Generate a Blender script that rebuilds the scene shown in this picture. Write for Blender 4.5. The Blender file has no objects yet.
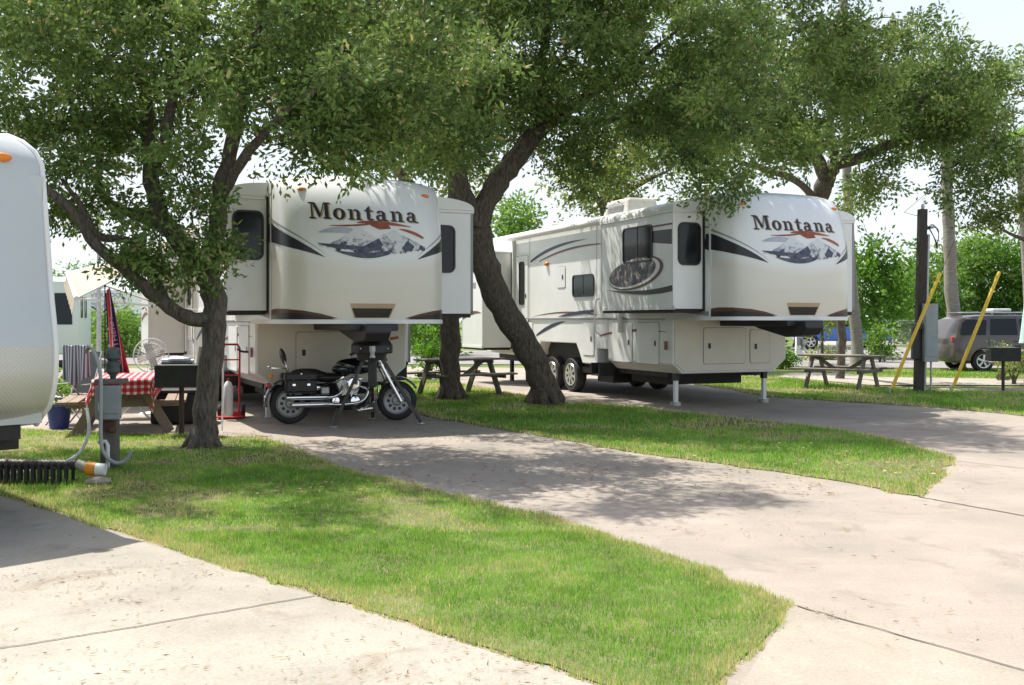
import bpy, bmesh, math, random
import numpy as np
from mathutils import Vector, Matrix, noise
from mathutils.geometry import tessellate_polygon
R = math.radians
S = bpy.context.scene
COL = S.collection
EYE = 1.6; HOR = 320.0; F = 1000.0
def at(px, py, D):
    return Vector(((px-512)/F*D, D, EYE+(HOR-py)/F*D))
def gp(px, py):
    D = EYE*F/(py-HOR); return ((px-512)/F*D, D)

# ---------------------------------------------------------------- materials
MATS = {}
def mat(name, col, rough=.6, metal=0, var=0., scale=8., bump=0., bscale=60., col2=None, spec=.5, coat=0, stretch=None, detail=6., trans=0., obj=True):
    if name in MATS: return MATS[name]
    m = bpy.data.materials.new(name); m.use_nodes = True
    nt = m.node_tree; N = nt.nodes; L = nt.links
    b = N['Principled BSDF']
    b.inputs['Base Color'].default_value = (*col, 1); b.inputs['Roughness'].default_value = rough
    b.inputs['Metallic'].default_value = metal
    b.inputs['Specular IOR Level'].default_value = spec
    if coat: b.inputs['Coat Weight'].default_value = coat
    if trans: b.inputs['Transmission Weight'].default_value = trans
    tc = N.new('ShaderNodeTexCoord'); mp = N.new('ShaderNodeMapping')
    L.new(tc.outputs['Object'], mp.inputs['Vector'])
    if stretch: mp.inputs['Scale'].default_value = stretch
    if var or col2:
        n = N.new('ShaderNodeTexNoise'); n.inputs['Scale'].default_value = scale; n.inputs['Detail'].default_value = detail
        n.inputs['Roughness'].default_value = .62
        L.new(mp.outputs[0], n.inputs['Vector'])
        r = N.new('ShaderNodeValToRGB'); L.new(n.outputs['Fac'], r.inputs[0])
        r.color_ramp.elements[0].position = .32; r.color_ramp.elements[1].position = .68
        c2 = col2 if col2 else tuple(min(1, c*(1+var)) for c in col)
        c1 = col if col2 else tuple(c*(1-var) for c in col)
        r.color_ramp.elements[0].color = (*c1, 1); r.color_ramp.elements[1].color = (*c2, 1)
        L.new(r.outputs[0], b.inputs['Base Color'])
    if bump:
        n2 = N.new('ShaderNodeTexNoise'); n2.inputs['Scale'].default_value = bscale; n2.inputs['Detail'].default_value = 5
        L.new(mp.outputs[0], n2.inputs['Vector'])
        bp = N.new('ShaderNodeBump'); bp.inputs['Strength'].default_value = bump; bp.inputs['Distance'].default_value = .02
        L.new(n2.outputs['Fac'], bp.inputs['Height']); L.new(bp.outputs[0], b.inputs['Normal'])
    MATS[name] = m
    return m

def leafmat(name, dark, light, dry, trans=.35, rough=.5):
    m = bpy.data.materials.new(name); m.use_nodes = True
    nt = m.node_tree; N = nt.nodes; L = nt.links
    b = N['Principled BSDF']; out = N['Material Output']
    at_ = N.new('ShaderNodeAttribute'); at_.attribute_name = 'tint'
    r = N.new('ShaderNodeValToRGB'); L.new(at_.outputs['Fac'], r.inputs[0])
    e = r.color_ramp.elements
    e[0].position = 0; e[0].color = (*dark, 1)
    e[1].position = .75; e[1].color = (*light, 1)
    e2 = r.color_ramp.elements.new(1.0); e2.color = (*dry, 1)
    L.new(r.outputs[0], b.inputs['Base Color']); b.inputs['Roughness'].default_value = rough
    b.inputs['Specular IOR Level'].default_value = .22
    t = N.new('ShaderNodeBsdfTranslucent')
    hs = N.new('ShaderNodeHueSaturation'); hs.inputs['Value'].default_value = 1.5; hs.inputs['Hue'].default_value = .485; hs.inputs['Saturation'].default_value = 1.1
    L.new(r.outputs[0], hs.inputs['Color']); L.new(hs.outputs[0], t.inputs['Color'])
    mx = N.new('ShaderNodeMixShader'); mx.inputs[0].default_value = trans
    L.new(b.outputs[0], mx.inputs[1]); L.new(t.outputs[0], mx.inputs[2]); L.new(mx.outputs[0], out.inputs['Surface'])
    MATS[name] = m
    return m

# ---------------------------------------------------------------- mesh builder
class MB:
    def __init__(s): s.v = []; s.f = []
    def add(s, vs, fs):
        o = len(s.v); s.v += [tuple(v) for v in vs]; s.f += [tuple(i+o for i in f) for f in fs]; return s
    def box(s, c, d, rot=None, taper=None):
        vs = []
        for sx, sy, sz in ((-1,-1,-1),(1,-1,-1),(1,1,-1),(-1,1,-1),(-1,-1,1),(1,-1,1),(1,1,1),(-1,1,1)):
            t = taper if (taper and sz > 0) else 1
            v = Vector((sx*d[0]/2*t, sy*d[1]/2*t, sz*d[2]/2))
            if rot is not None: v = rot @ v
            vs.append(v+Vector(c))
        return s.add(vs, [(0,3,2,1),(4,5,6,7),(0,1,5,4),(1,2,6,5),(2,3,7,6),(3,0,4,7)])
    def bb(s, x0, x1, y0, y1, z0, z1):
        return s.box(((x0+x1)/2,(y0+y1)/2,(z0+z1)/2), (abs(x1-x0),abs(y1-y0),abs(z1-z0)))
    def beam(s, p0, p1, w, h, up=(0,0,1)):
        p0 = Vector(p0); p1 = Vector(p1); d = (p1-p0); L = d.length; d.normalize(); u = Vector(up)
        x = d.cross(u)
        if x.length < 1e-4: x = Vector((1,0,0))
        x.normalize(); u = x.cross(d)
        m = Matrix((x, d, u)).transposed()
        return s.box((p0+p1)/2, (w, L, h), m)
    def path(s, pts, rad, n=8, cap=True, closed=False):
        pts = [Vector(p) for p in pts]
        if not hasattr(rad, '__len__'): rad = [rad]*len(pts)
        m = len(pts); vs = []; prev = None
        for i, p in enumerate(pts):
            if closed: t = pts[(i+1) % m]-pts[i-1]
            else: t = pts[min(i+1, m-1)]-pts[max(i-1, 0)]
            if t.length < 1e-9: t = Vector((0,0,1))
            t.normalize()
            if prev is None:
                a = Vector((0,0,1)) if abs(t.z) < .9 else Vector((1,0,0))
                u = t.cross(a).normalized()
            else:
                u = prev-t*prev.dot(t)
                if u.length < 1e-6: u = t.orthogonal()
                u.normalize()
            prev = u; w = t.cross(u)
            for k in range(n):
                a = 2*math.pi*k/n
                vs.append(p+(u*math.cos(a)+w*math.sin(a))*rad[i])
        fs = []
        for i in range(m if closed else m-1):
            j = (i+1) % m
            for k in range(n):
                l = (k+1) % n
                fs.append((i*n+k, i*n+l, j*n+l, j*n+k))
        if cap and not closed:
            fs.append(tuple(range(n-1, -1, -1))); fs.append(tuple((m-1)*n+k for k in range(n)))
        return s.add(vs, fs)
    def tube(s, p0, p1, r0, r1=None, n=10): return s.path([p0, p1], [r0, r0 if r1 is None else r1], n)
    def lathe(s, prof, o, axis='z', n=24, m=None, loop=False):
        # prof: list of (r, h)
        vs = []; fs = []
        for r, h in prof:
            for k in range(n):
                a = 2*math.pi*k/n; c, q = r*math.cos(a), r*math.sin(a)
                v = {'z': (c, q, h), 'x': (h, c, q), 'y': (c, h, q)}[axis]
                v = Vector(v)
                if m is not None: v = m @ v
                vs.append(v+Vector(o))
        for i in range(len(prof)-1):
            for k in range(n):
                l = (k+1) % n; fs.append((i*n+k, i*n+l, (i+1)*n+l, (i+1)*n+k))
        if loop:
            q = (len(prof)-1)*n
            for k in range(n): l = (k+1) % n; fs.append((q+k, q+l, l, k))
        elif loop is not None: fs.append(tuple(range(n-1,-1,-1))); fs.append(tuple((len(prof)-1)*n+k for k in range(n)))
        return s.add(vs, fs)
    def ring(s, o, Rr, r, axis='x', n=28, k=8, a0=0, a1=360, m=None):
        full = abs(a1-a0) >= 360; pts = []
        cnt = n if full else n+1
        for i in range(cnt):
            a = R(a0+(a1-a0)*i/n); c, q = Rr*math.cos(a), Rr*math.sin(a)
            v = Vector({'x': (0, c, q), 'y': (c, 0, q), 'z': (c, q, 0)}[axis])
            if m is not None: v = m @ v
            pts.append(v+Vector(o))
        return s.path(pts, r, k, closed=full)
    def prism(s, poly, a0, a1, axis='x', inset=0):
        # polygon in the plane perpendicular to axis, extruded a0..a1
        n = len(poly); cx = sum(p[0] for p in poly)/n; cy = sum(p[1] for p in poly)/n
        def P(p, a):
            return {'x': (a, p[0], p[1]), 'y': (p[0], a, p[1]), 'z': (p[0], p[1], a)}[axis]
        vs = [P(p, a0) for p in poly]+[P(p, a1) for p in poly]
        fs = [tuple(range(n-1,-1,-1)), tuple(range(n, 2*n))]+[(i, (i+1) % n, n+(i+1) % n, n+i) for i in range(n)]
        return s.add(vs, fs)
    def grid(s, fn, nu, nv):
        vs = [fn(i/nu, j/nv) for j in range(nv+1) for i in range(nu+1)]
        fs = [(j*(nu+1)+i, j*(nu+1)+i+1, (j+1)*(nu+1)+i+1, (j+1)*(nu+1)+i) for j in range(nv) for i in range(nu)]
        return s.add(vs, fs)
    def ell(s, c, r, nu=16, nv=10, m=None):
        vs = []; fs = []
        for j in range(nv+1):
            th = math.pi*j/nv
            for i in range(nu):
                a = 2*math.pi*i/nu
                v = Vector((r[0]*math.sin(th)*math.cos(a), r[1]*math.sin(th)*math.sin(a), r[2]*math.cos(th)))
                if m is not None: v = m @ v
                vs.append(v+Vector(c))
        for j in range(nv):
            for i in range(nu):
                k = (i+1) % nu; fs.append((j*nu+i, (j+1)*nu+i, (j+1)*nu+k, j*nu+k))
        return s.add(vs, fs)
    def build(s, name, m, parent=None, smooth=False, bevel=0, solid=0, fix=True, loc=None):
        me = bpy.data.meshes.new(name); me.from_pydata(s.v, [], s.f)
        bm = bmesh.new(); bm.from_mesh(me)
        bmesh.ops.remove_doubles(bm, verts=bm.verts, dist=1e-5)
        if fix: bmesh.ops.recalc_face_normals(bm, faces=bm.faces)
        bm.to_mesh(me); bm.free()
        me.materials.append(m)
        if smooth:
            me.polygons.foreach_set('use_smooth', [True]*len(me.polygons))
            if smooth != 'full': me.set_sharp_from_angle(angle=R(38))
        o = bpy.data.objects.new(name, me); COL.objects.link(o)
        if loc is not None: o.location = loc
        if parent is not None: o.parent = parent
        if solid:
            md = o.modifiers.new('solid', 'SOLIDIFY'); md.thickness = solid; md.offset = 0
        if bevel:
            md = o.modifiers.new('bevel', 'BEVEL'); md.width = bevel; md.segments = 2; md.limit_method = 'ANGLE'; md.angle_limit = R(40)
        return o

def tag(o, label=None, cat=None, group=None, kind=None):
    if label: o['label'] = label
    if cat: o['category'] = cat
    if group: o['group'] = group
    if kind: o['kind'] = kind
    return o
def empty(name, loc, rz=0, label=None, cat=None, group=None):
    o = bpy.data.objects.new(name, None); COL.objects.link(o); o.location = loc; o.rotation_euler = (0, 0, rz)
    o.empty_display_size = .2
    return tag(o, label, cat, group)
def copy_tree(o, parent=None):
    c = o.copy(); COL.objects.link(c)
    if parent is not None: c.parent = parent
    for ch in list(o.children): copy_tree(ch, c)
    return c
def bez(p0, p1, p2, n=10):
    return [tuple((1-t)**2*a+2*t*(1-t)*b+t*t*c for a, b, c in zip(p0, p1, p2)) for t in [i/n for i in range(n+1)]]
def smoothpts(pts, sub=4):
    # catmull-rom
    P = [Vector(p) for p in pts]; out = []
    for i in range(len(P)-1):
        a = P[max(i-1, 0)]; b = P[i]; c = P[i+1]; d = P[min(i+2, len(P)-1)]
        for k in range(sub):
            t = k/sub
            out.append(.5*((2*b)+(c-a)*t+(2*a-5*b+4*c-d)*t*t+(3*b-a-3*c+d)*t**3))
    out.append(P[-1]); return out
def swoosh(a, b, c, w0, wm, w1, n=14):
    """tapered band along a quadratic curve in 2-D"""
    pts = bez(a, b, c, n); up = []; dn = []
    for i, p in enumerate(pts):
        t = i/n; q = pts[min(i+1, n)]; r = pts[max(i-1, 0)]
        dx, dy = q[0]-r[0], q[1]-r[1]; l = math.hypot(dx, dy) or 1
        w = (w0*(1-t)**2+2*wm*t*(1-t)+w1*t*t)/2
        up.append((p[0]-dy/l*w, p[1]+dx/l*w)); dn.append((p[0]+dy/l*w, p[1]-dx/l*w))
    return up+dn[::-1]
def rrect(x0, z0, x1, z1, r, n=4):
    out = []
    for cx, cz, a in ((x1-r, z0+r, -90), (x1-r, z1-r, 0), (x0+r, z1-r, 90), (x0+r, z0+r, 180)):
        for i in range(n+1):
            t = R(a+90*i/n); out.append((cx+r*math.cos(t), cz+r*math.sin(t)))
    return out
def decal(polys, mp, name, m, parent, step=.08, thick=0):
    """flat shapes laid on a surface; mp maps (u, v) to a 3-D point just above it"""
    bm = bmesh.new()
    for poly in polys:
        tri = tessellate_polygon([[Vector((p[0], 0, p[1])) for p in poly]])
        vs = [bm.verts.new((p[0], 0, p[1])) for p in poly]
        for t in tri:
            try: bm.faces.new([vs[i] for i in t])
            except ValueError: pass
    if step:
        xs = [v.co.x for v in bm.verts]; zs = [v.co.z for v in bm.verts]
        x = math.floor(min(xs)/step)*step+step
        while x < max(xs):
            bmesh.ops.bisect_plane(bm, geom=bm.verts[:]+bm.edges[:]+bm.faces[:], plane_co=(x,0,0), plane_no=(1,0,0)); x += step
        z = math.floor(min(zs)/step)*step+step
        while z < max(zs):
            bmesh.ops.bisect_plane(bm, geom=bm.verts[:]+bm.edges[:]+bm.faces[:], plane_co=(0,0,z), plane_no=(0,0,1)); z += step
        bmesh.ops.triangulate(bm, faces=bm.faces[:])
    for v in bm.verts: v.co = Vector(mp(v.co.x, v.co.z))
    me = bpy.data.meshes.new(name); bm.to_mesh(me); bm.free(); me.materials.append(m)
    o = bpy.data.objects.new(name, me); COL.objects.link(o); o.parent = parent
    return o

# ---------------------------------------------------------------- palette
M_white = mat('rv_white', (.79,.79,.765), .32, coat=.3, var=.05, scale=1.5)
M_trimw = mat('white_trim', (.78,.78,.76), .4)
M_cream = mat('rv_cream', (.66,.62,.52), .4, var=.05, scale=2)
M_black = mat('black_plastic', (.02,.02,.022), .45, bump=.1)
M_blackp = mat('black_paint', (.012,.012,.014), .18, coat=.6)
M_rubber = mat('rubber', (.022,.022,.022), .8, var=.3, bump=.2)
M_chrome = mat('chrome', (.85,.85,.86), .12, metal=1)
M_alu = mat('aluminium', (.62,.63,.64), .32, metal=1)
M_steel = mat('galvanised', (.42,.44,.44), .45, metal=.6, var=.15)
M_glass = mat('dark_glass', (.010,.014,.014), .10, spec=.35)
M_under = mat('underbody_black', (.022,.021,.02), .7, var=.3)
M_wood = mat('weathered_wood', (.20,.15,.105), .85, col2=(.30,.24,.18), scale=6, stretch=(1,12,12), bump=.3, bscale=30)
M_woodg = mat('grey_weathered_wood', (.15,.13,.11), .9, col2=(.25,.22,.19), scale=6, stretch=(1,12,12), bump=.3, bscale=30)
M_navy = mat('navy_vinyl', (.02,.03,.07), .4)
M_blackv = mat('black_vinyl', (.022,.022,.026), .35)
M_maroon = mat('maroon_vinyl', (.16,.035,.03), .4)
M_brown = mat('brown_vinyl', (.10,.045,.022), .35)
M_tan = mat('tan_vinyl', (.45,.33,.2), .4)
M_greyv = mat('grey_vinyl', (.28,.28,.29), .4)
M_redsky = mat('rust_red_vinyl', (.30,.07,.025), .4, var=.4, scale=6)
M_amber = mat('amber_lens', (.75,.22,.02), .2)
M_red = mat('red_paint', (.50,.02,.02), .35)
M_yellow = mat('yellow_plastic', (.72,.48,.03), .45)
M_orange = mat('orange_plastic', (.8,.3,.02), .4)
M_grey = mat('grey_paint', (.30,.33,.34), .5, var=.08)
M_blue = mat('blue_plastic', (.03,.05,.22), .4)
M_sky = mat('light_blue_plastic', (.05,.35,.62), .4)
def mountain_mat(name, seed=0., warm=False):
    m = bpy.data.materials.new(name); m.use_nodes = True
    nt = m.node_tree; N = nt.nodes; L = nt.links; b = N['Principled BSDF']; b.inputs['Roughness'].default_value = .4
    tc = N.new('ShaderNodeTexCoord'); mp = N.new('ShaderNodeMapping'); L.new(tc.outputs['Object'], mp.inputs[0])
    mp.inputs['Location'].default_value = (seed, seed, seed); mp.inputs['Rotation'].default_value = (0, R(35), 0)
    n = N.new('ShaderNodeTexNoise'); n.inputs['Scale'].default_value = 7; n.inputs['Detail'].default_value = 8; n.inputs['Roughness'].default_value = .75
    n.inputs['Distortion'].default_value = .6
    L.new(mp.outputs[0], n.inputs[0])
    sp = N.new('ShaderNodeSeparateXYZ'); L.new(tc.outputs['Object'], sp.inputs[0])
    mr = N.new('ShaderNodeMapRange'); mr.inputs[1].default_value = 2.5; mr.inputs[2].default_value = 3.1; mr.inputs[3].default_value = -.12; mr.inputs[4].default_value = .20
    L.new(sp.outputs[2], mr.inputs[0])
    ad = N.new('ShaderNodeMath'); L.new(n.outputs['Fac'], ad.inputs[0]); L.new(mr.outputs[0], ad.inputs[1])
    r = N.new('ShaderNodeValToRGB'); L.new(ad.outputs[0], r.inputs[0]); e = r.color_ramp.elements
    e[0].position = .34; e[0].color = (.015,.02,.045, 1); e[1].position = .52; e[1].color = (.66,.68,.70, 1)
    q = e.new(.40); q.color = (.04,.05,.09, 1) if not warm else (.12,.09,.08, 1)
    q = e.new(.46); q.color = (.28,.30,.34, 1) if not warm else (.3,.24,.2, 1)
    L.new(r.outputs[0], b.inputs['Base Color']); return m
M_mount = mountain_mat('mountain_vinyl'); M_scene = mountain_mat('scenery_vinyl', 3.3, True)
M_rock = mat('dark_rock_vinyl', (.015,.02,.05), .4, col2=(.10,.12,.17), scale=12)
M_haze = mat('blue_grey_vinyl', (.42,.45,.52), .4, var=.12, scale=8)

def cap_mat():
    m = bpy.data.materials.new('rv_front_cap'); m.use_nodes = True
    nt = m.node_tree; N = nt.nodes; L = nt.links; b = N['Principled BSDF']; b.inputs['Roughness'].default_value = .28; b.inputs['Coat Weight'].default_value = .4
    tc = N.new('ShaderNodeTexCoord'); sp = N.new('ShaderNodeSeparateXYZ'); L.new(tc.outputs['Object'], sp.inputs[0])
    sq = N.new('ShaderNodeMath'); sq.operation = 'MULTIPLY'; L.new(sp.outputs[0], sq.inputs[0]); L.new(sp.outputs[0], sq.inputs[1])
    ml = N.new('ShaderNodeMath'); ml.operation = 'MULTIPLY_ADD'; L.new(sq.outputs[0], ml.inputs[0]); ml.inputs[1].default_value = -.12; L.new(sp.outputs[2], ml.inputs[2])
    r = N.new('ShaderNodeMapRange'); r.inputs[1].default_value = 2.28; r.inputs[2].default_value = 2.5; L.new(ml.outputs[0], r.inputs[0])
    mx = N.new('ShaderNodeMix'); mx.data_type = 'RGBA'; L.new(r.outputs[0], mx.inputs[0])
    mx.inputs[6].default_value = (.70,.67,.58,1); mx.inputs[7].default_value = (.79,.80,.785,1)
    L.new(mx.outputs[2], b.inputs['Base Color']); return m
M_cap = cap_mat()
# ================================================================ lettering
def glyph(ch):
    def rect(a, b, c, d): return [(a,b),(c,b),(c,d),(a,d)]
    def arc(cx, cy, rx, ry, ix, iy, a0, a1, n=18):
        o = [(cx+rx*math.cos(R(a0+(a1-a0)*i/n)), cy+ry*math.sin(R(a0+(a1-a0)*i/n))) for i in range(n+1)]
        q = [(cx+ix*math.cos(R(a0+(a1-a0)*i/n)), cy+iy*math.sin(R(a0+(a1-a0)*i/n))) for i in range(n+1)]
        return o+q[::-1]
    if ch == 'M':
        return 1.5, [rect(0,0,.42,.09), rect(.15,.09,.25,.91), [(0,.91),(.38,.91),(.38,1),(0,1)],
                [(.25,.91),(.42,1),(.80,.22),(.66,.04)], [(.66,.04),(.80,.22),(1.06,.92),(.98,.92)], rect(1.06,.09,1.32,.91), rect(.94,0,1.46,.09), rect(1.0,.91,1.46,1)]
    if ch == 'o': return .95, [arc(.44,.33,.43,.35,.17,.27,0,180), arc(.44,.33,.43,.35,.17,.27,180,360)]
    if ch == 'n': return 1.08, [rect(.12,.07,.34,.56), rect(0,.56,.34,.64), rect(0,0,.46,.07), arc(.58,.40,.28,.26,.06,.18,0,140,12), rect(.62,.07,.86,.42), rect(.54,0,1.0,.07)]
    if ch == 't': return .7, [[(.16,.15),(.40,.15),(.40,.92),(.16,.72)], rect(0,.56,.16,.64), rect(.40,.56,.62,.64), arc(.42,.17,.26,.18,.04,.10,180,340,10)]
    if ch == 'a': return .98, [rect(.46,.10,.70,.46), arc(.38,.44,.32,.21,.09,.14,0,170,12), arc(.30,.19,.29,.20,.08,.13,40,200,12), arc(.30,.19,.29,.20,.08,.13,200,330,12), [(.46,.10),(.56,0),(.92,0),(.92,.07),(.70,.10)]]
def word(txt, x0, z0, h, width):
    tot = sum(glyph(c)[0] for c in txt)+.12*(len(txt)-1); k = width/tot; out = []; x = x0
    for c in txt:
        w, ps = glyph(c)
        for p in ps: out.append([(x+q[0]*k, z0+q[1]*h) for q in p])
        x += (w+.12)*k
    return out

# ================================================================ fifth-wheel trailers
W = 1.29; YS = .85; ZL = 1.60; ZT = 3.78; Z0 = 2.2
def ztop(x): return ZT-.10*abs(x/W)**6-.02*abs(x/W)**2
def capy(x, z):
    a = min(1, abs(x)/W); n = 3.4
    px = (1-a**n)**(1/n) if a < 1 else 0
    zt = ztop(x); g = 1
    if z > Z0:
        q = min(1, (z-Z0)/(zt-Z0)); g = max(0, 1-q**2.5)**(1/2.2)
    else:
        g = 1-.05*((Z0-z)/(Z0-ZL))**2
    return YS-YS*px*g
_arc = {}
def capmapu(off):
    # u runs along the curved front, round the corner to the seam
    def f(u, z):
        k = round(z, 3)
        if k not in _arc:
            P = [(W*math.sin(math.pi/2*i/160), capy(W*math.sin(math.pi/2*i/160), z)) for i in range(161)]; L = [0]
            for a, b in zip(P, P[1:]): L.append(L[-1]+math.hypot(b[0]-a[0], b[1]-a[1]))
            _arc[k] = (P, L)
        P, L = _arc[k]; s = 1 if u >= 0 else -1; u = min(abs(u), 1)*L[-1] if False else min(abs(u), L[-1]-.001); i = 0
        while L[i+1] < u: i += 1
        t = (u-L[i])/max(1e-9, L[i+1]-L[i]); a, b = P[i], P[i+1]; x = a[0]+(b[0]-a[0])*t; y = a[1]+(b[1]-a[1])*t
        dx, dy = b[0]-a[0], b[1]-a[1]; l = math.hypot(dx, dy) or 1
        return (s*(x+dy/l*off), y-dx/l*off, z)
    return f
def capmap(off): return lambda x, z: (x, capy(x, z)-off, z)
def sidemap(x, off=.004): return lambda y, z: (x-off, y, z)
def frontmap(y, off=.004): return lambda x, z: (x, y-off, z)

def window(name, parent, plane, u0, v0, u1, v1, r=.07, split=True):
    """rounded RV window: rubber frame and dark pane; plane(u, v, off) -> point"""
    f = MB(); out = rrect(u0-.03, v0-.03, u1+.03, v1+.03, r+.03); inn = rrect(u0, v0, u1, v1, r); n = len(out)
    vs = [plane(*p, 0) for p in out]+[plane(*p, .022) for p in out]+[plane(*p, .022) for p in inn]+[plane(*p, .006) for p in inn]
    fs = []
    for a in range(3):
        for i in range(n): fs.append((a*n+i, a*n+(i+1) % n, (a+1)*n+(i+1) % n, (a+1)*n+i))
    f.add(vs, fs)
    w = f.build(name, M_black, parent)
    p = MB(); p.add([plane(*q, .008) for q in inn], [tuple(range(n))]); p.build('pane', M_glass, w)
    if split:
        um = (u0+u1)/2; q = MB(); q.add([plane(um-.012, v0, .016), plane(um+.012, v0, .016), plane(um+.012, v1, .016), plane(um-.012, v1, .016)], [(0,1,2,3)]).build('mullion', M_black, w)
    return w
def panel(name, parent, plane, u0, v0, u1, v1, m=None, off=.012, gap=True):
    p = MB(); n = 0
    if gap:
        q = rrect(u0-.012, v0-.012, u1+.012, v1+.012, .05); MB().add([plane(*a, .004) for a in q], [tuple(range(len(q)))]).build('seal', M_greyv, parent)
    q = rrect(u0, v0, u1, v1, .045); n = len(q)
    p.add([plane(*a, .0) for a in q]+[plane(*a, off) for a in q], [tuple(range(n, 2*n))]+[(i, (i+1) % n, n+(i+1) % n, n+i) for i in range(n)])
    o = p.build(name, m or M_white, parent)
    MB().add([plane(u0+.09, (v0+v1)/2-.05, off+.006), plane(u0+.15, (v0+v1)/2-.05, off+.006), plane(u0+.15, (v0+v1)/2+.05, off+.006), plane(u0+.09, (v0+v1)/2+.05, off+.006)], [(0,1,2,3)]).build('latch', M_black, o)
    return o

def wheel(parent, c, r, w, axis='x', name='wheel', spokes=6, rimm=None, side=-1, m=None, hubdeep=.03):
    rimm = rimm or M_alu
    o = MB().lathe([(r*.62,-w/2*.9),(r*.9,-w/2),(r*.985,-w*.36),(r,-w*.2),(r,w*.2),(r*.985,w*.36),(r*.9,w/2),(r*.62,w/2*.9)], c, axis, 36, m, True).build(name, M_rubber, parent, smooth=True)
    rb = MB()
    s = side
    rb.lathe([(r*.66, s*w*.47),(r*.64, s*w*.52),(r*.57, s*w*.50),(r*.54, s*w*.25),(r*.2, s*w*.28),(r*.17, s*w*.42),(r*.001, s*w*.46)], c, axis, 28, m, None)
    rim = rb.build('rim', rimm, o, smooth=True)
    if spokes:
        MB().lathe([(r*.56, s*w*.40),(r*.55, s*w*.41),(r*.16, s*w*.42),(r*.15, s*w*.40)], c, axis, 28, m, None).build('hub_shade', M_under, rim)  # black annulus painting the shade inside the rim, seen between the spokes
        sp = MB()
        for k in range(spokes):
            a = 2*math.pi*k/spokes+.2
            def P(rr, aa, h):
                cc, q = rr*math.cos(aa), rr*math.sin(aa)
                v = Vector({'x': (h, cc, q), 'y': (cc, h, q)}[axis]);
                if m is not None: v = m @ v
                return v+Vector(c)
            d = .16
            vs = [P(r*.15, a-.5, s*w*.50), P(r*.15, a+.5, s*w*.50), P(r*.60, a+d, s*w*.50), P(r*.60, a-d, s*w*.50)]
            vs += [v-(m @ Vector((s*.03,0,0)) if (m is not None and axis == 'x') else Vector((s*.03,0,0) if axis == 'x' else (0,s*.03,0))) for v in vs]
            sp.add(vs, [(0,1,2,3),(4,7,6,5),(0,4,5,1),(1,5,6,2),(2,6,7,3),(3,7,4,0)])
        sp.build('spokes', rimm, rim)
    return o

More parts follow.
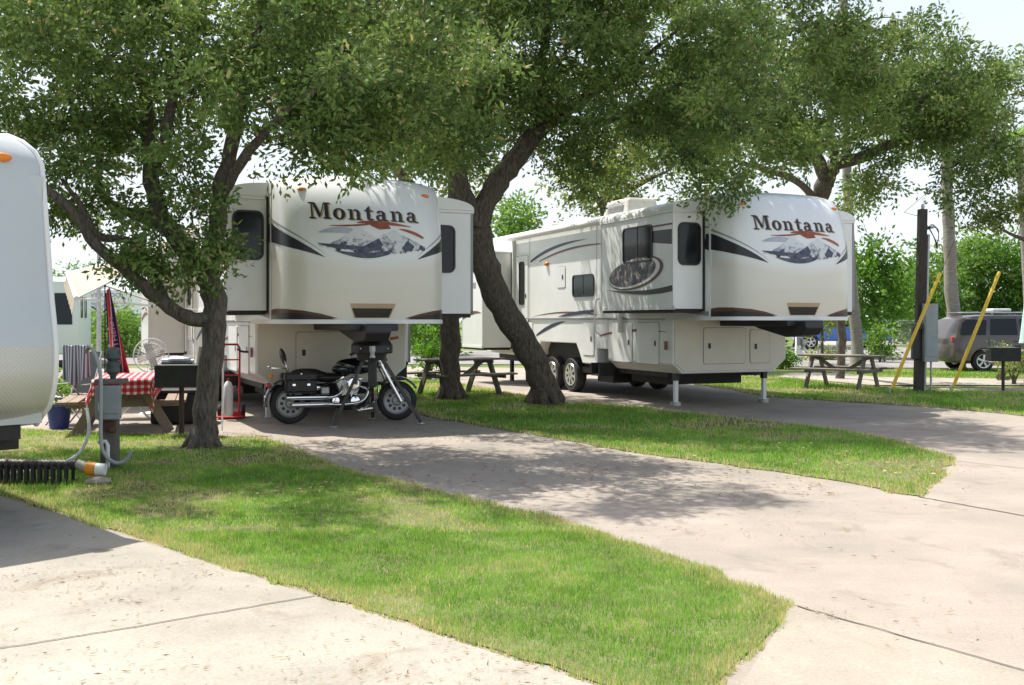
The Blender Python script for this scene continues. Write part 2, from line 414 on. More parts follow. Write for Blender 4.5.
def fifth_wheel(loc, ang, label, awning_out):
    T = empty('fifth_wheel_trailer', loc, ang, label, 'camper trailer', 'two cream fifth-wheel trailers with mountain graphics')
    # upper shell (crowned roof)
    xs = [-1,-.995,-.97,-.92,-.85,-.7,-.5,-.25,0,.25,.5,.7,.85,.92,.97,.995,1]
    top = [(x*W, ztop(x*W)) for x in xs]
    poly = [(-W, 1.575)]+top+[(W, 1.575)]
    body = MB().prism(poly, YS, 11.3, 'y').build('body', M_white, T)
    for q in (-1, 1): MB().bb(q*(W+.001), q*(W+.012), YS-.02, YS+.03, 1.6, 3.66).build('seam_trim', M_trimw, body)
    for q in (-1, 1): MB().bb(q*(W+.001), q*(W+.014), 3.75, 11.28, 1.575, 1.60).build('belt_rail', M_greyv, body)
    for yy in (4.55, 5.0, 8.45, 9.45): MB().bb(-W-.004, -W-.0005, yy, yy+.012, 1.62, 3.6).build('panel_seam', M_greyv, body)
    rf = MB()
    rf.prism([(x*(W+.02), ztop(x*W)+.012) for x in xs]+[(x*(W+.02), ztop(x*W)-.05) for x in xs[::-1]], YS+.35, 11.33, 'y')
    roof = rf.build('roof', M_trimw, T)
    # lower body with chamfered front corners
    M_lo = M_cream
    lo = MB().prism([(-1.275,.74),(-1.06,.56),(.98,.56),(1.275,.80),(1.275,1.57),(-1.275,1.57)], 2.08, 4.55, 'y')
    lower = lo.build('lower_body', M_white, T, bevel=.03)
    fw = MB().prism([(-1.24,.76),(-1.04,.60),(.96,.60),(1.24,.82),(1.24,1.555),(-1.24,1.555)], 2.06, 2.10, 'y').build('front_wall', M_cream, T, bevel=.01)
    MB().prism([(5.0,.62),(5.7,.62),(5.86,.86),(6.0,1.04),(7.85,1.04),(8.02,.86),(8.15,.66),(11.28,.70),(11.28,1.57),(4.55,1.57),(4.55,.95),(5.0,.95)], -1.275, 1.275, 'x').build('rear_lower_body', M_white, T, bevel=.02)
    MB().bb(-1.0,1.0,4.56,11.1,.5,.72).bb(-.8,.9,3.0,4.4,.30,.5).bb(-.9,.7,5.0,5.7,.22,.45).bb(-1.1,-.95,4.6,8.4,.40,.52).bb(-1.05,1.05,2.6,4.5,.47,.58).bb(-.9,.9,4.6,5.5,.42,.6).build('underbelly', M_under, T)
    MB().bb(-1.0,1.0,5.88,8.0,.72,1.035).build('wheel_well', M_under, T)
    # front cap
    cb = MB(); nx = 56; nz = 44
    us = [math.sin(math.pi/2*(i/nx*2-1)) for i in range(nx+1)]
    vs_ = [1-(1-j/nz)**1.7 for j in range(nz+1)]
    verts = [(x*W, capy(x*W, ZL+(ztop(x*W)-ZL)*v), ZL+(ztop(x*W)-ZL)*v) for v in vs_ for x in us]
    fs = [(j*(nx+1)+i, j*(nx+1)+i+1, (j+1)*(nx+1)+i+1, (j+1)*(nx+1)+i) for j in range(nz) for i in range(nx)]
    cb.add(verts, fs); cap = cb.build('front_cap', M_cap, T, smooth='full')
    # lip under the cap
    edge = [(x*(W+.012), capy(x*W, ZL)-.02) for x in us]
    lip = MB().prism(edge+[(W+.012, 2.3),(-W-.012, 2.3)], 1.545, 1.605, 'z').build('overhang_lip', M_trimw, T)
    # graphics on the cap
    cm = capmap(.006)
    decal(word('Montana', -.90+.02, 3.06-.012, .245, 1.66), capmap(.004), 'lettering_shadow', M_tan, cap, .12)
    decal(word('Montana', -.90, 3.06, .245, 1.66), cm, 'lettering', M_blackv, cap, .12)
    rng = random.Random(4)
    def ridge(x0, x1, base, peaks, jag, n=46, low=.03):
        up = []
        for i in range(n+1):
            x = x0+(x1-x0)*i/n; z = base
            for (cx, h, w) in peaks: z = max(z, base+h*max(0, 1-abs(x-cx)/w))
            up.append((x, z+rng.uniform(-jag, jag)))
        dn = []
        for i in range(41):
            x = x1+(x0-x1)*i/40; t = abs((x-(x0+x1)/2)/((x1-x0)/2)); dn.append((x, base-low*(1-t**2)*3+rng.uniform(-jag*1.8, jag*1.8)))
        return up+dn
    decal([swoosh((-.78,2.86),(-.45,2.95),(-.12,2.85), .02,.16,.02)], capmap(.004), 'graphic_haze', M_haze, cap)
    mt = decal([ridge(-.78,.84,2.665,[(-.2,.32,.42),(.33,.27,.5),(-.45,.10,.3),(.62,.13,.3)],.016)], cm, 'mountain_graphic', M_mount, cap)
    decal([swoosh((-.80,2.70),(-.45,2.63),(-.12,2.66),.01,.11,.02), swoosh((-.56,2.60),(-.1,2.48),(.27,2.60),.01,.13,.05),
           [(-.25,2.62),(-.05,2.72),(.1,2.8),(.16,2.7),(.1,2.63),(-.1,2.58)], [(.45,2.66),(.55,2.78),(.66,2.70),(.62,2.63),(.5,2.61)]], capmap(.008), 'dark_rocks', M_rock, cap)
    decal([swoosh((-.62,2.965),(-.25,2.96),(.1,3.03),.008,.045,.01), swoosh((-.22,3.02),(.05,3.06),(.62,2.99),.01,.10,.006), [(-.02,2.99),(.12,2.93),(.3,2.95),(.25,3.02),(0,3.03)],
           swoosh((.42,2.95),(.62,2.93),(.82,2.83),.006,.07,.03)], capmap(.008), 'red_clouds', M_redsky, cap)
    cu, cu2, cu3 = capmapu(.006), capmapu(.009), capmapu(.012)
    for s in (-1, 1):
        decal([swoosh((s*1.95,2.92),(s*1.45,2.86),(s*.70,2.50),.30,.26,.0)], cu, 'swoosh', M_blackv, cap, .04)
        decal([swoosh((s*1.95,3.12),(s*1.40,3.08),(s*.66,2.52),.035,.035,.0)], cu, 'pinstripe', M_greyv, cap, .04)
        decal([[(s*1.97,1.625),(s*1.97,1.73),(s*1.6,1.765),(s*1.3,1.76),(s*1.0,1.735),(s*.75,1.69),(s*.55,1.635),(s*.5,1.625)]], cu, 'corner_accent', M_brown, cap, .04)
        decal([[(s*1.97,1.61),(s*1.97,1.67),(s*1.2,1.705),(s*.85,1.67),(s*.6,1.625),(s*.54,1.61)]], cu2, 'lower_accent', M_blackv, cap, .04)
        MB().ell((s*.95, capy(s*.95,3.50)-.0, 3.50), (.075,.03,.03)).build('marker_light', M_amber, cap, smooth=True)
    decal([[(-.27,1.63),(.27,1.63),(.36,1.84),(-.34,1.84)]], capmap(.004), 'vent_frame', M_tan, cap, .1)
    decal([[(-.25,1.635),(.25,1.635),(.31,1.77),(-.31,1.77)]], capmap(.008), 'vent', M_glass, cap, .1)
    # pin box and hitch
    MB().prism([(-.16,1.30),(.25,1.26),(1.0,1.40),(1.5,1.54),(-.26,1.54),(-.28,1.42)], -.19, .19, 'x').bb(-.38,.38,-.05,1.9,1.44,1.545).build('pin_box', M_black, T, bevel=.02)
    MB().lathe([(.045,1.05),(.03,1.1),(.045,1.14),(.045,1.22)], (0,.02,0)).build('king_pin', M_steel, T)
    # landing legs
    for s in (-1, 1):
        l = MB().bb(s*1.0-.05, s*1.0+.05, 2.36,2.46,.42,.75).build('landing_leg', M_black, T)
        MB().bb(s*1.0-.035, s*1.0+.035, 2.375,2.445,.02,.5).build('inner_tube', M_trimw, l); MB().lathe([(.10,-.02-loc[2]),(.10,.02)], (s*1.0,2.41,0)).build('foot', M_steel, l)
    # lower front storage doors
    pf = lambda u, v, o: (u, 2.06-o, v)
    panel('storage_door', T, pf, -.62,.74,.30,1.40, M_cream); panel('storage_door', T, pf, .42,.74,.86,1.36, M_cream)
    # side plane helpers
    ps = lambda u, v, o: (-1.29-o, u, v); pl = lambda u, v, o: (-1.275-o, u, v)
    # slide-outs
    def slide(s, y0, y1, z0, z1, dep, endwin, sidewin=None):
        x0, x1 = s*W, s*(W+dep)
        o = MB().bb(min(x0,x1), max(x0,x1), y0, y1, z0, z1).build('slide_out', M_white, T, bevel=.012)
        f = MB()   # dark flange where it meets the wall, corner trims
        f.bb(s*(W+.0), s*(W+.03), y0-.035, y1+.035, z0-.03, z1+.03); f.build('flange', M_under, o)
        tb = MB().bb(s*(W+dep-.03), s*(W+dep+.008), y0-.01, y1+.01, z0-.01, z0+.05).bb(s*(W+dep-.03), s*(W+dep+.008), y0-.01, y0+.025, z0, z1).bb(s*(W+dep-.03), s*(W+dep+.008), y1-.025, y1+.01, z0, z1); tb.build('corner_trim', M_trimw if s < 0 else M_greyv, o)
        MB().bb(s*(W+.04), s*(W+dep+.02), y0-.02, y1+.02, z1, z1+.045).build('slide_roof', M_trimw, o)
        MB().bb(s*(W+.04), s*(W+dep-.02), y0+.03, y1-.03, z0-.06, z0-.012).build('slide_floor', M_under, o)
        if endwin:
            a, b, c, d = endwin; pe = lambda u, v, q: (u, y0-q, v)
            window('window', o, pe, s*(W+a) if s > 0 else -(W+b), c, s*(W+b) if s > 0 else -(W+a), d, .08, False)
        return o
    def flip(p): return p
    sl = slide(-1, 1.05, 3.65, 1.74, 3.40, .62, (.10,.50,2.52,3.20))
    pso = lambda u, v, o: (-(W+.62)-o, u, v)
    window('window', sl, pso, 1.75, 2.62, 2.75, 3.22, .06)
    mo = lambda u, v: pso(u, v, .004); mo2 = lambda u, v: pso(u, v, .008)
    # oval mountain scene under the window, framed by brown and white arcs
    ov = [(2.35+.98*math.cos(a)-.15*math.sin(a), 2.40+.30*math.sin(a)-.05*math.cos(a)) for a in [2*math.pi*i/36 for i in range(36)]]
    ovi = [(2.45+.84*math.cos(a)-.12*math.sin(a), 2.42+.25*math.sin(a)-.05*math.cos(a)) for a in [2*math.pi*i/36 for i in range(36)]]
    ovm = [(2.40+.92*math.cos(a)-.14*math.sin(a), 2.41+.275*math.sin(a)-.05*math.cos(a)) for a in [2*math.pi*i/36 for i in range(36)]]
    decal([ov], mo, 'scene_border', M_brown, sl, 0); decal([ovm], mo2, 'scene_rim', M_trimw, sl, 0); decal([ovi], lambda u, v: pso(u, v, .011), 'scene_graphic', M_scene, sl, 0)
    decal([swoosh((1.06,2.10),(2.0,1.98),(3.4,2.12),.10,.10,.0), ], mo2, 'swoosh', M_blackv, sl, 0)
    decal([swoosh((1.06,2.98),(1.4,3.0),(1.72,3.02),.26,.24,.20)], mo, 'stripe', M_blackv, sl, 0); decal([swoosh((1.06,3.2),(1.4,3.2),(1.72,3.2),.03,.03,.03)], mo2, 'pinstripe', M_maroon, sl, 0)
    s2 = slide(-1, 9.55, 11.0, .86, 3.22, .80, None)
    p2 = lambda u, v: (-(W+.80)-.004, u, v)
    decal([swoosh((9.6,1.72),(10.2,1.80),(10.95,1.60),.0,.14,.08)], p2, 'swoosh', M_maroon, s2, 0)
    decal([rrect(10.0,2.35,10.6,2.5,.02)], p2, 'badge', M_greyv, s2, 0)
    slide(1, 1.15, 3.2, 1.70, 3.36, .80, (.14,.46,2.40,3.12))
    s4 = slide(1, 4.0, 8.6, .80, 3.3, .75, None)
    MB().bb(W+.1, W+.7, 4.02, 4.4, .45, .79).build('slide_support', M_under, s4)
    # wall stripes on the body beside the cap
    m1 = sidemap(-1.29); m3 = sidemap(-1.275); m4 = sidemap(-1.29, .008)
    decal([swoosh((.86,2.88),(.95,2.90),(1.01,2.91),.28,.27,.26)], m1, 'stripe', M_blackv, body, 0)
    decal([swoosh((.86,3.14),(.95,3.15),(1.01,3.16),.03,.03,.03)], m1, 'pinstripe', M_greyv, body, 0)
    # entry door, windows, swooshes
    dr = panel('entry_door', T, ps, 8.55,1.15,9.30,3.12, M_white); window('window', dr, lambda u,v,o: ps(u,v,o+.012), 8.78,1.95,9.02,2.95, .05, False)
    window('window', T, ps, 5.15, 2.08, 6.10, 2.50, .06)
    decal([swoosh((5.4,3.28),(7.2,3.30),(8.4,2.95),.0,.12,.05)], m1, 'swoosh', M_navy, body, 0)
    decal([swoosh((4.2,3.10),(6.2,3.25),(7.9,2.93),.0,.08,.02)], m4, 'swoosh', M_maroon, body, 0)
    decal([swoosh((5.0,1.66),(6.6,1.80),(8.4,1.62),.03,.05,.0)], m1, 'pinstripe', M_maroon, body, 0)
    decal([swoosh((5.1,1.74),(6.1,1.70),(6.9,1.62),.05,.13,.0)], m4, 'swoosh', M_navy, body, 0)
    decal([swoosh((6.5,1.52),(7.3,1.45),(8.1,1.18),.0,.16,.04)], m3, 'swoosh', M_navy, body, 0)
    decal([swoosh((2.2,1.32),(3.6,1.42),(4.9,1.22),.0,.09,.03)], m3, 'swoosh', M_maroon, lower, 0)
    decal([swoosh((4.2,1.72),(2.6,1.80),(.9,1.655),.0,.05,.08)], m1, 'swoosh', M_greyv, body, 0)
    for (a, b) in ((2.55,3.35),(3.55,4.35)): panel('storage_door', T, pl, a,.72,b,1.50)
    for (a, b) in ((5.15,5.65),(8.3,8.9)): panel('storage_door', T, pl, a,.80,b,1.50)
    panel('fridge_vent', T, ps, 6.5,2.28,6.9,2.75, M_trimw)
    MB().path(smoothpts([(-1.30,4.85,1.25),(-1.40,4.85,1.35),(-1.41,4.85,1.9),(-1.30,4.85,2.0)]), .018, 6).build('grab_handle', M_trimw, T, smooth=True)
    MB().ell((-1.31,7.45,2.85), (.05,.08,.05)).build('porch_light', M_amber, T, smooth=True)
    MB().bb(-1.305,-1.285,2.25,2.33,1.0,1.16).build('reflector', M_redsky, T)
    # entry steps
    MB().bb(-1.25,-.8,4.62,4.95,.62,.66).bb(-1.45,-1.05,4.62,4.95,.40,.43).bb(-1.45,-.9,4.6,4.63,.40,.66).bb(-1.45,-.9,4.94,4.97,.40,.66).build('entry_step', M_under, T)
    # axles
    for y in (6.45, 7.42):
        for s in (-1, 1): wheel(T, (s*1.08, y, .385-loc[2]), .385, .24, 'x', 'wheel', 8, M_alu, s)
    MB().bb(-1.0,1.0,6.4,6.5,.32,.42).bb(-1.0,1.0,7.37,7.47,.32,.42).build('axle', M_under, T)
    for s in (-1, 1): MB().bb(s*.95-.04, s*.95+.04, 10.3,10.4,.02-loc[2],.6).build('stabilizer_jack', M_under, T)
    # roof equipment
    ac = MB().box((-.25,5.4,3.97), (.80,1.15,.36), taper=.86).build('air_conditioner', mat('aged_white', (.55,.54,.50), .5, var=.1), T, bevel=.06)
    gr = MB()
    for k in range(6): gr.box((-.655+.018*(k/5), 5.4, 3.86+.035*k), (.012,.7,.014))
    gr.build('grille', M_greyv, ac)
    MB().box((-.45,8.9,3.85), (.42,.62,.2), taper=.8).build('roof_vent', M_trimw, T, bevel=.04)
    MB().box((-.4,2.7,3.83), (.36,.36,.13), taper=.85).build('roof_vent', M_trimw, T, bevel=.03)
    # awning
    if awning_out:
        a = T
        MB().tube((-1.29,4.9,3.56),(-1.29,9.4,3.56),.035).build('awning_rail', M_trimw, T, smooth=True)
        y0, y1 = 5.2, 9.2; xo, zo = -3.75, 1.98
        def fab(u, v):
            x = -1.37+(xo+1.37)*u; z = 3.56+(zo-3.56)*u-.10*math.sin(math.pi*u); return (x, y0+(y1-y0)*v, z+.03*math.sin(math.pi*v*5)*u*(1-u)+.62*u*v)
        aw = MB().grid(fab, 16, 20).build('awning', mat('awning_fabric', (.36,.31,.235), .8, var=.15, scale=3, stretch=(1,9,1)), T, smooth='full', solid=.004)
        MB().grid(lambda u, v: (xo-.02-.05*v, y0+(y1-y0)*u, zo-.02-.26*v-.02*math.sin(u*40)*v+.62*u), 60, 3).build('valance', mat('valance_fabric', (.34,.29,.21), .8, var=.2, scale=4), aw, solid=.004)
        MB().tube((xo,y0-.05,zo),(xo,y1+.05,zo+.62),.045).build('roller', M_trimw, aw, smooth=True)
        for y, zo in ((y0-.04, zo), (y1+.04, zo+.62)):
            MB().tube((xo,y,zo),(-1.33,y,1.75),.02).tube((xo,y,zo),(-1.33,y,3.3),.018).tube((-1.33,y,.9),(-1.33,y,3.5),.025).build('awning_arm', M_trimw, aw)
    else:
        MB().tube((-1.40,3.9,3.58),(-1.40,9.4,3.58),.075,.075,14).build('awning_roll', M_trimw, T, smooth=True)
        for y in (3.95, 9.35): MB().bb(-1.37,-1.295,y-.03,y+.03,1.3,3.55).build('awning_arm', M_trimw, T, bevel=.01)
    for s, d, ya, yb, zs in ((-1,.62,1.02,3.68,3.40),(1,.80,1.12,3.23,3.36)):
        pr = [(s*W, zs+.047), (s*(W+d+.02), zs+.047)]+[(s*(W+(d+.02)*math.cos(q)), zs+.05+.20*math.sin(q)**.8) for q in [R(8+82*i/10) for i in range(11)]]
        MB().prism(pr, ya, yb, 'y').build('slide_topper', M_trimw, T, smooth=True)
    return T

rv1 = fifth_wheel((-2.03, 14.6, 0), R(26), 'cream camper trailer with open awning, motorcycle parked under its nose', True)
rv2 = fifth_wheel((4.92, 16.85, .05), R(23), 'cream camper trailer with rolled awning and landing legs on the right-hand pad', False)
# ================================================================ ground, concrete, grass
def sheet(name, poly, z, m, skirt=0.):
    tri = tessellate_polygon([[Vector((p[0], p[1], 0)) for p in poly]])
    b = MB(); n = len(poly)
    b.add([(p[0], p[1], z) for p in poly], [tuple(t) for t in tri])
    if skirt: b.add([(p[0], p[1], z) for p in poly]+[(p[0], p[1], z-skirt) for p in poly], [(i, (i+1) % n, n+(i+1) % n, n+i) for i in range(n)])
    o = b.build(name, m, None, fix=False)
    bm = bmesh.new(); bm.from_mesh(o.data)
    for f in bm.faces:
        if abs(f.normal.z) > .5 and f.normal.z < 0: f.normal_flip()
    bm.to_mesh(o.data); bm.free()
    return tag(o, kind='structure')

def ground_mat(name, cols, s1, s2, bump=.4, wear=None, streak=None, bd=.01):
    """layered noise: cols = (dark, mid, light), patches at s1, grain at s2"""
    m = bpy.data.materials.new(name); m.use_nodes = True
    nt = m.node_tree; N = nt.nodes; L = nt.links; b = N['Principled BSDF']; b.inputs['Roughness'].default_value = .9; b.inputs['Specular IOR Level'].default_value = .25
    tc = N.new('ShaderNodeTexCoord')
    def nz(sc, det, dist=0, stretch=None):
        n = N.new('ShaderNodeTexNoise'); n.inputs['Scale'].default_value = sc; n.inputs['Detail'].default_value = det; n.inputs['Roughness'].default_value = .65; n.inputs['Distortion'].default_value = dist
        if stretch:
            mp = N.new('ShaderNodeMapping'); mp.inputs['Scale'].default_value = stretch[0]; mp.inputs['Rotation'].default_value = (0,0,stretch[1]); L.new(tc.outputs['Object'], mp.inputs[0]); L.new(mp.outputs[0], n.inputs[0])
        else: L.new(tc.outputs['Object'], n.inputs[0])
        return n
    a = nz(s1, 5); r = N.new('ShaderNodeValToRGB'); L.new(a.outputs['Fac'], r.inputs[0]); e = r.color_ramp.elements
    e[0].position = .3; e[0].color = (*cols[0],1); e[1].position = .7; e[1].color = (*cols[2],1); q = e.new(.5); q.color = (*cols[1],1)
    g = nz(s2, 4); gr = N.new('ShaderNodeMapRange'); gr.inputs[1].default_value = .3; gr.inputs[2].default_value = .7; gr.inputs[3].default_value = .86; gr.inputs[4].default_value = 1.12
    L.new(g.outputs['Fac'], gr.inputs[0])
    mx = N.new('ShaderNodeVectorMath'); mx.operation = 'SCALE'; L.new(r.outputs[0], mx.inputs[0]); L.new(gr.outputs[0], mx.inputs['Scale'])
    last = mx.outputs[0]
    if wear:      # dark stains, each with an edge of its own
        w = nz(wear[1], 6, .8); wr = N.new('ShaderNodeMapRange'); wr.inputs[1].default_value = .56; wr.inputs[2].default_value = .72; wr.inputs[4].default_value = wear[2]
        L.new(w.outputs['Fac'], wr.inputs[0]); m2 = N.new('ShaderNodeMix'); m2.data_type = 'RGBA'; L.new(wr.outputs[0], m2.inputs[0]); L.new(last, m2.inputs[6]); m2.inputs[7].default_value = (*wear[0],1); last = m2.outputs[2]
    if streak:    # broom finish / tyre marks
        w = nz(streak[1], 3, 0, streak[2]); wr = N.new('ShaderNodeMapRange'); wr.inputs[1].default_value = .5; wr.inputs[2].default_value = .75; wr.inputs[4].default_value = streak[3]
        L.new(w.outputs['Fac'], wr.inputs[0]); m2 = N.new('ShaderNodeMix'); m2.data_type = 'RGBA'; L.new(wr.outputs[0], m2.inputs[0]); L.new(last, m2.inputs[6]); m2.inputs[7].default_value = (*streak[0],1); last = m2.outputs[2]
    L.new(last, b.inputs['Base Color'])
    bn = nz(s2*.8, 6); bp = N.new('ShaderNodeBump'); bp.inputs['Strength'].default_value = bump; bp.inputs['Distance'].default_value = bd
    L.new(bn.outputs['Fac'], bp.inputs['Height']); L.new(bp.outputs[0], b.inputs['Normal'])
    return m
M_turf = ground_mat('turf', ((.12,.10,.055),(.12,.15,.05),(.24,.20,.12)), 2.2, 45, .6)
M_lawn = ground_mat('far_lawn', ((.07,.11,.02),(.10,.15,.03),(.20,.20,.06)), .5, 6, .8)
M_conc = ground_mat('concrete', ((.235,.213,.178),(.303,.262,.219),(.36,.313,.264)), .7, 60, .35, ((.17,.145,.115), 1.9, .6), ((.24,.22,.19), 5, ((.12,3,1), R(-32)), .38))
M_conc2 = ground_mat('concrete_apron', ((.25,.222,.18),(.315,.28,.228),(.37,.33,.27)), .9, 60, .35, ((.25,.21,.15), 2.2, .5), ((.30,.27,.225), 7, ((.6,8,1), R(60)), .35))
M_conc3 = ground_mat('concrete_pad', ((.25,.23,.19),(.32,.295,.245),(.38,.35,.295)), .8, 55, .35, ((.20,.165,.12), 2.1, .7))
M_asph = ground_mat('asphalt', ((.19,.18,.175),(.23,.22,.21),(.27,.26,.245)), .4, 30, .3)
M_joint = mat('joint_dirt', (.10,.08,.06), .95)

g = sheet('ground', [(-400,-30),(400,-30),(400,600),(-400,600)], -.02, M_lawn)
# the concrete: driveway, pads, apron
sheet('concrete_drive', [(-30,-6),(30,-6),(34,12),(30,24.5),(16,23.3),(9,23.6),(7.6,27.6),(3,33),(-2,34),(-12,34),(-22,26),(-30,12)], 0, M_conc)
# left pad slab
A = [(.737,4.08),(.416,4.38),(-1.15,5.85),(-2.54,7.14),(-4.71,9.2)]
left_pad = sheet('concrete_left_pad', [(-14,-5),(1.5,-5),(.95,3.0),(.76,4.05)]+[(x-.03,y-.03) for x, y in A[1:]]+[(-9,13.3),(-16,18),(-22,12)], .004, M_conc3)
# slab joints: a slab of another pour to the right and grooves
p1 = gp(797,606); p2 = gp(1022,671); dxy = (p2[0]-p1[0], p2[1]-p1[1])
sheet('concrete_apron', [(.80,3.95),(1.54,5.52),(p1[0],p1[1]-.02),p2,(p2[0]+dxy[0]*3,p2[1]+dxy[1]*3),(6,-5),(1.52,-5),(.97,3.0)], .004, M_conc2)
def joint(pts, z=.008, w=.012):
    b = MB()
    P = []
    for i in range(len(pts)-1):
        n = 14
        for k in range(n): t = k/n; P.append((pts[i][0]*(1-t)+pts[i+1][0]*t+random.Random(i*31+k).uniform(-.006,.006), pts[i][1]*(1-t)+pts[i+1][1]*t+random.Random(i*77+k).uniform(-.006,.006)))
    P.append(pts[-1])
    for i in range(len(P)-1):
        d = Vector((P[i+1][0]-P[i][0], P[i+1][1]-P[i][1], 0)).normalized(); q = Vector((-d.y, d.x, 0))*w/2
        a, c = Vector((*P[i], z)), Vector((*P[i+1], z)); b.add([a-q, c-q, c+q, a+q], [(0,1,2,3)])
    return tag(b.build('slab_joint', M_joint, None), kind='structure')
joint([gp(-200,692), gp(0,650), gp(141,627), gp(325,595)], .009, .010)
joint([gp(796,607), gp(1022,671), gp(1300,750)], .009, .012)
joint([gp(918,497), gp(1024,516), gp(1300,560)], .005, .02)
joint([gp(955,461), gp(1300,500)], .005, .012)
road_poly = [gp(-900,369), gp(1024,370), (80,32.5), (80,47), gp(960,352), gp(900,352), gp(850,347), gp(760,347), (-90,52)]
road = sheet('asphalt_road', [(-90,36),(8,36),(11,33.5),(80,31.5),(80,52),(24,52),(22,62),(16,62),(15.5,52),(-90,52)], .004, M_asph)
sheet('far_concrete_lot', [(20,64),(60,64),(60,84),(24,86)], .004, M_conc3)
sheet('far_site_pad', [(8.8,24.6),(30,24.2),(34,29.6),(8.5,30.3),(7.5,28.3)], .005, M_conc3)

# turf islands, raised a little above the slabs
isl1 = [(-3.47,13.67),(-2.6,12.2),(-1.84,10.74),(-1.1,9.8),(-.3,8.8),(.546,7.69),(1.15,6.55),(1.56,5.61),(1.30,5.1),(.90,4.38)]+A+[(-7,11.5),(-10,14.2),(-14,17.6),(-11,17.8),(-8.3,15.3),(-6.6,14.3),(-5,13.9)]
isl2 = [gp(955,459), gp(937,478), gp(918,497), gp(850,484), gp(770,471), gp(698,461), gp(625,452), gp(540,436), gp(480,426), gp(425,416), (-1.9,18.6), (-2.5,20.5),(-4.4,25),(-6,29),(-4.6,31),(-2.4,27.2),(-1.0,24.2),(.0,21.6),(.94,19.5),(2.33,18.2),(3.64,16.3),(4.39,15.2),(5.03,13.7)]
isl3 = [gp(770,397), gp(850,402), gp(940,408), gp(1024,416), gp(1300,437), gp(1300,396), gp(1024,391.5), gp(960,391), gp(900,388.5), (8.0,25.0), (7.6,27.6), (5.8,29.5),(4.2,26.2),(5.0,23)]
isl4 = [gp(880,377.2), gp(1024,379), gp(1300,382), gp(1300,371.5), gp(960,369.8), gp(880,370.5),(9.5,31.5)]
def rag(poly, amp=.035, st=.16, seed=3):
    rg = random.Random(seed); out = []
    for i in range(len(poly)):
        a = poly[i]; b = poly[(i+1) % len(poly)]; n = max(1, int(math.dist(a, b)/st))
        for k in range(n): t = k/n; out.append((a[0]+(b[0]-a[0])*t+rg.uniform(-amp, amp), a[1]+(b[1]-a[1])*t+rg.uniform(-amp, amp)))
    return out
isl1 = rag(isl1); isl2 = rag(isl2, .05, .25); isl3 = rag(isl3, .06, .4); isl4 = rag(isl4, .06, .5)
for nm, p in (('turf_island',isl1),('turf_island',isl2),('turf_island',isl3),('turf_island',isl4)): sheet(nm, p, .008, M_turf, .0)

def inside(poly, x, y):
    c = np.zeros(x.shape, bool); n = len(poly)
    for i in range(n):
        x1, y1 = poly[i]; x2, y2 = poly[(i+1) % n]
        if y1 == y2: continue
        k = ((y1 > y) != (y2 > y)) & (x < (x2-x1)*(y-y1)/(y2-y1)+x1); c ^= k
    return c
def edge_dist(poly, x, y):
    d = np.full(x.shape, 1e9); n = len(poly)
    for i in range(n):
        a = np.array(poly[i]); b = np.array(poly[(i+1) % n]); ab = b-a; L = (ab**2).sum()
        if L == 0: continue
        t = np.clip(((x-a[0])*ab[0]+(y-a[1])*ab[1])/L, 0, 1); d = np.minimum(d, np.hypot(x-a[0]-t*ab[0], y-a[1]-t*ab[1]))
    return d
def vnoise(x, y, s, seed):
    rs = np.random.RandomState(seed); g = rs.rand(64, 64); u = (x*s) % 64; v = (y*s) % 64
    i = u.astype(int); j = v.astype(int); fu = u-i; fv = v-j; fu = fu*fu*(3-2*fu); fv = fv*fv*(3-2*fv); i2 = (i+1) % 64; j2 = (j+1) % 64; i %= 64; j %= 64
    return (g[i,j]*(1-fu)+g[i2,j]*fu)*(1-fv)+(g[i,j2]*(1-fu)+g[i2,j2]*fu)*fv
def tri_mesh(name, V, idx_per, tint, m):
    """V: (n, k, 3) polygons with k corners"""
    n, k, _ = V.shape; me = bpy.data.meshes.new(name)
    me.vertices.add(n*k); me.vertices.foreach_set('co', V.reshape(-1).astype(np.float32))
    me.loops.add(n*k); me.loops.foreach_set('vertex_index', np.arange(n*k, dtype=np.int32))
    me.polygons.add(n); me.polygons.foreach_set('loop_start', np.arange(0, n*k, k, dtype=np.int32))
    try: me.polygons.foreach_set('loop_total', np.full(n, k, dtype=np.int32))
    except Exception: pass
    a = me.attributes.new('tint', 'FLOAT', 'POINT'); a.data.foreach_set('value', np.repeat(tint, k).astype(np.float32))
    me.update(); me.validate(); me.materials.append(m)
    o = bpy.data.objects.new(name, me); COL.objects.link(o); return o
M_grass = leafmat('grass_blade', (.08,.19,.03), (.27,.50,.09), (.55,.45,.24), .42, .7)
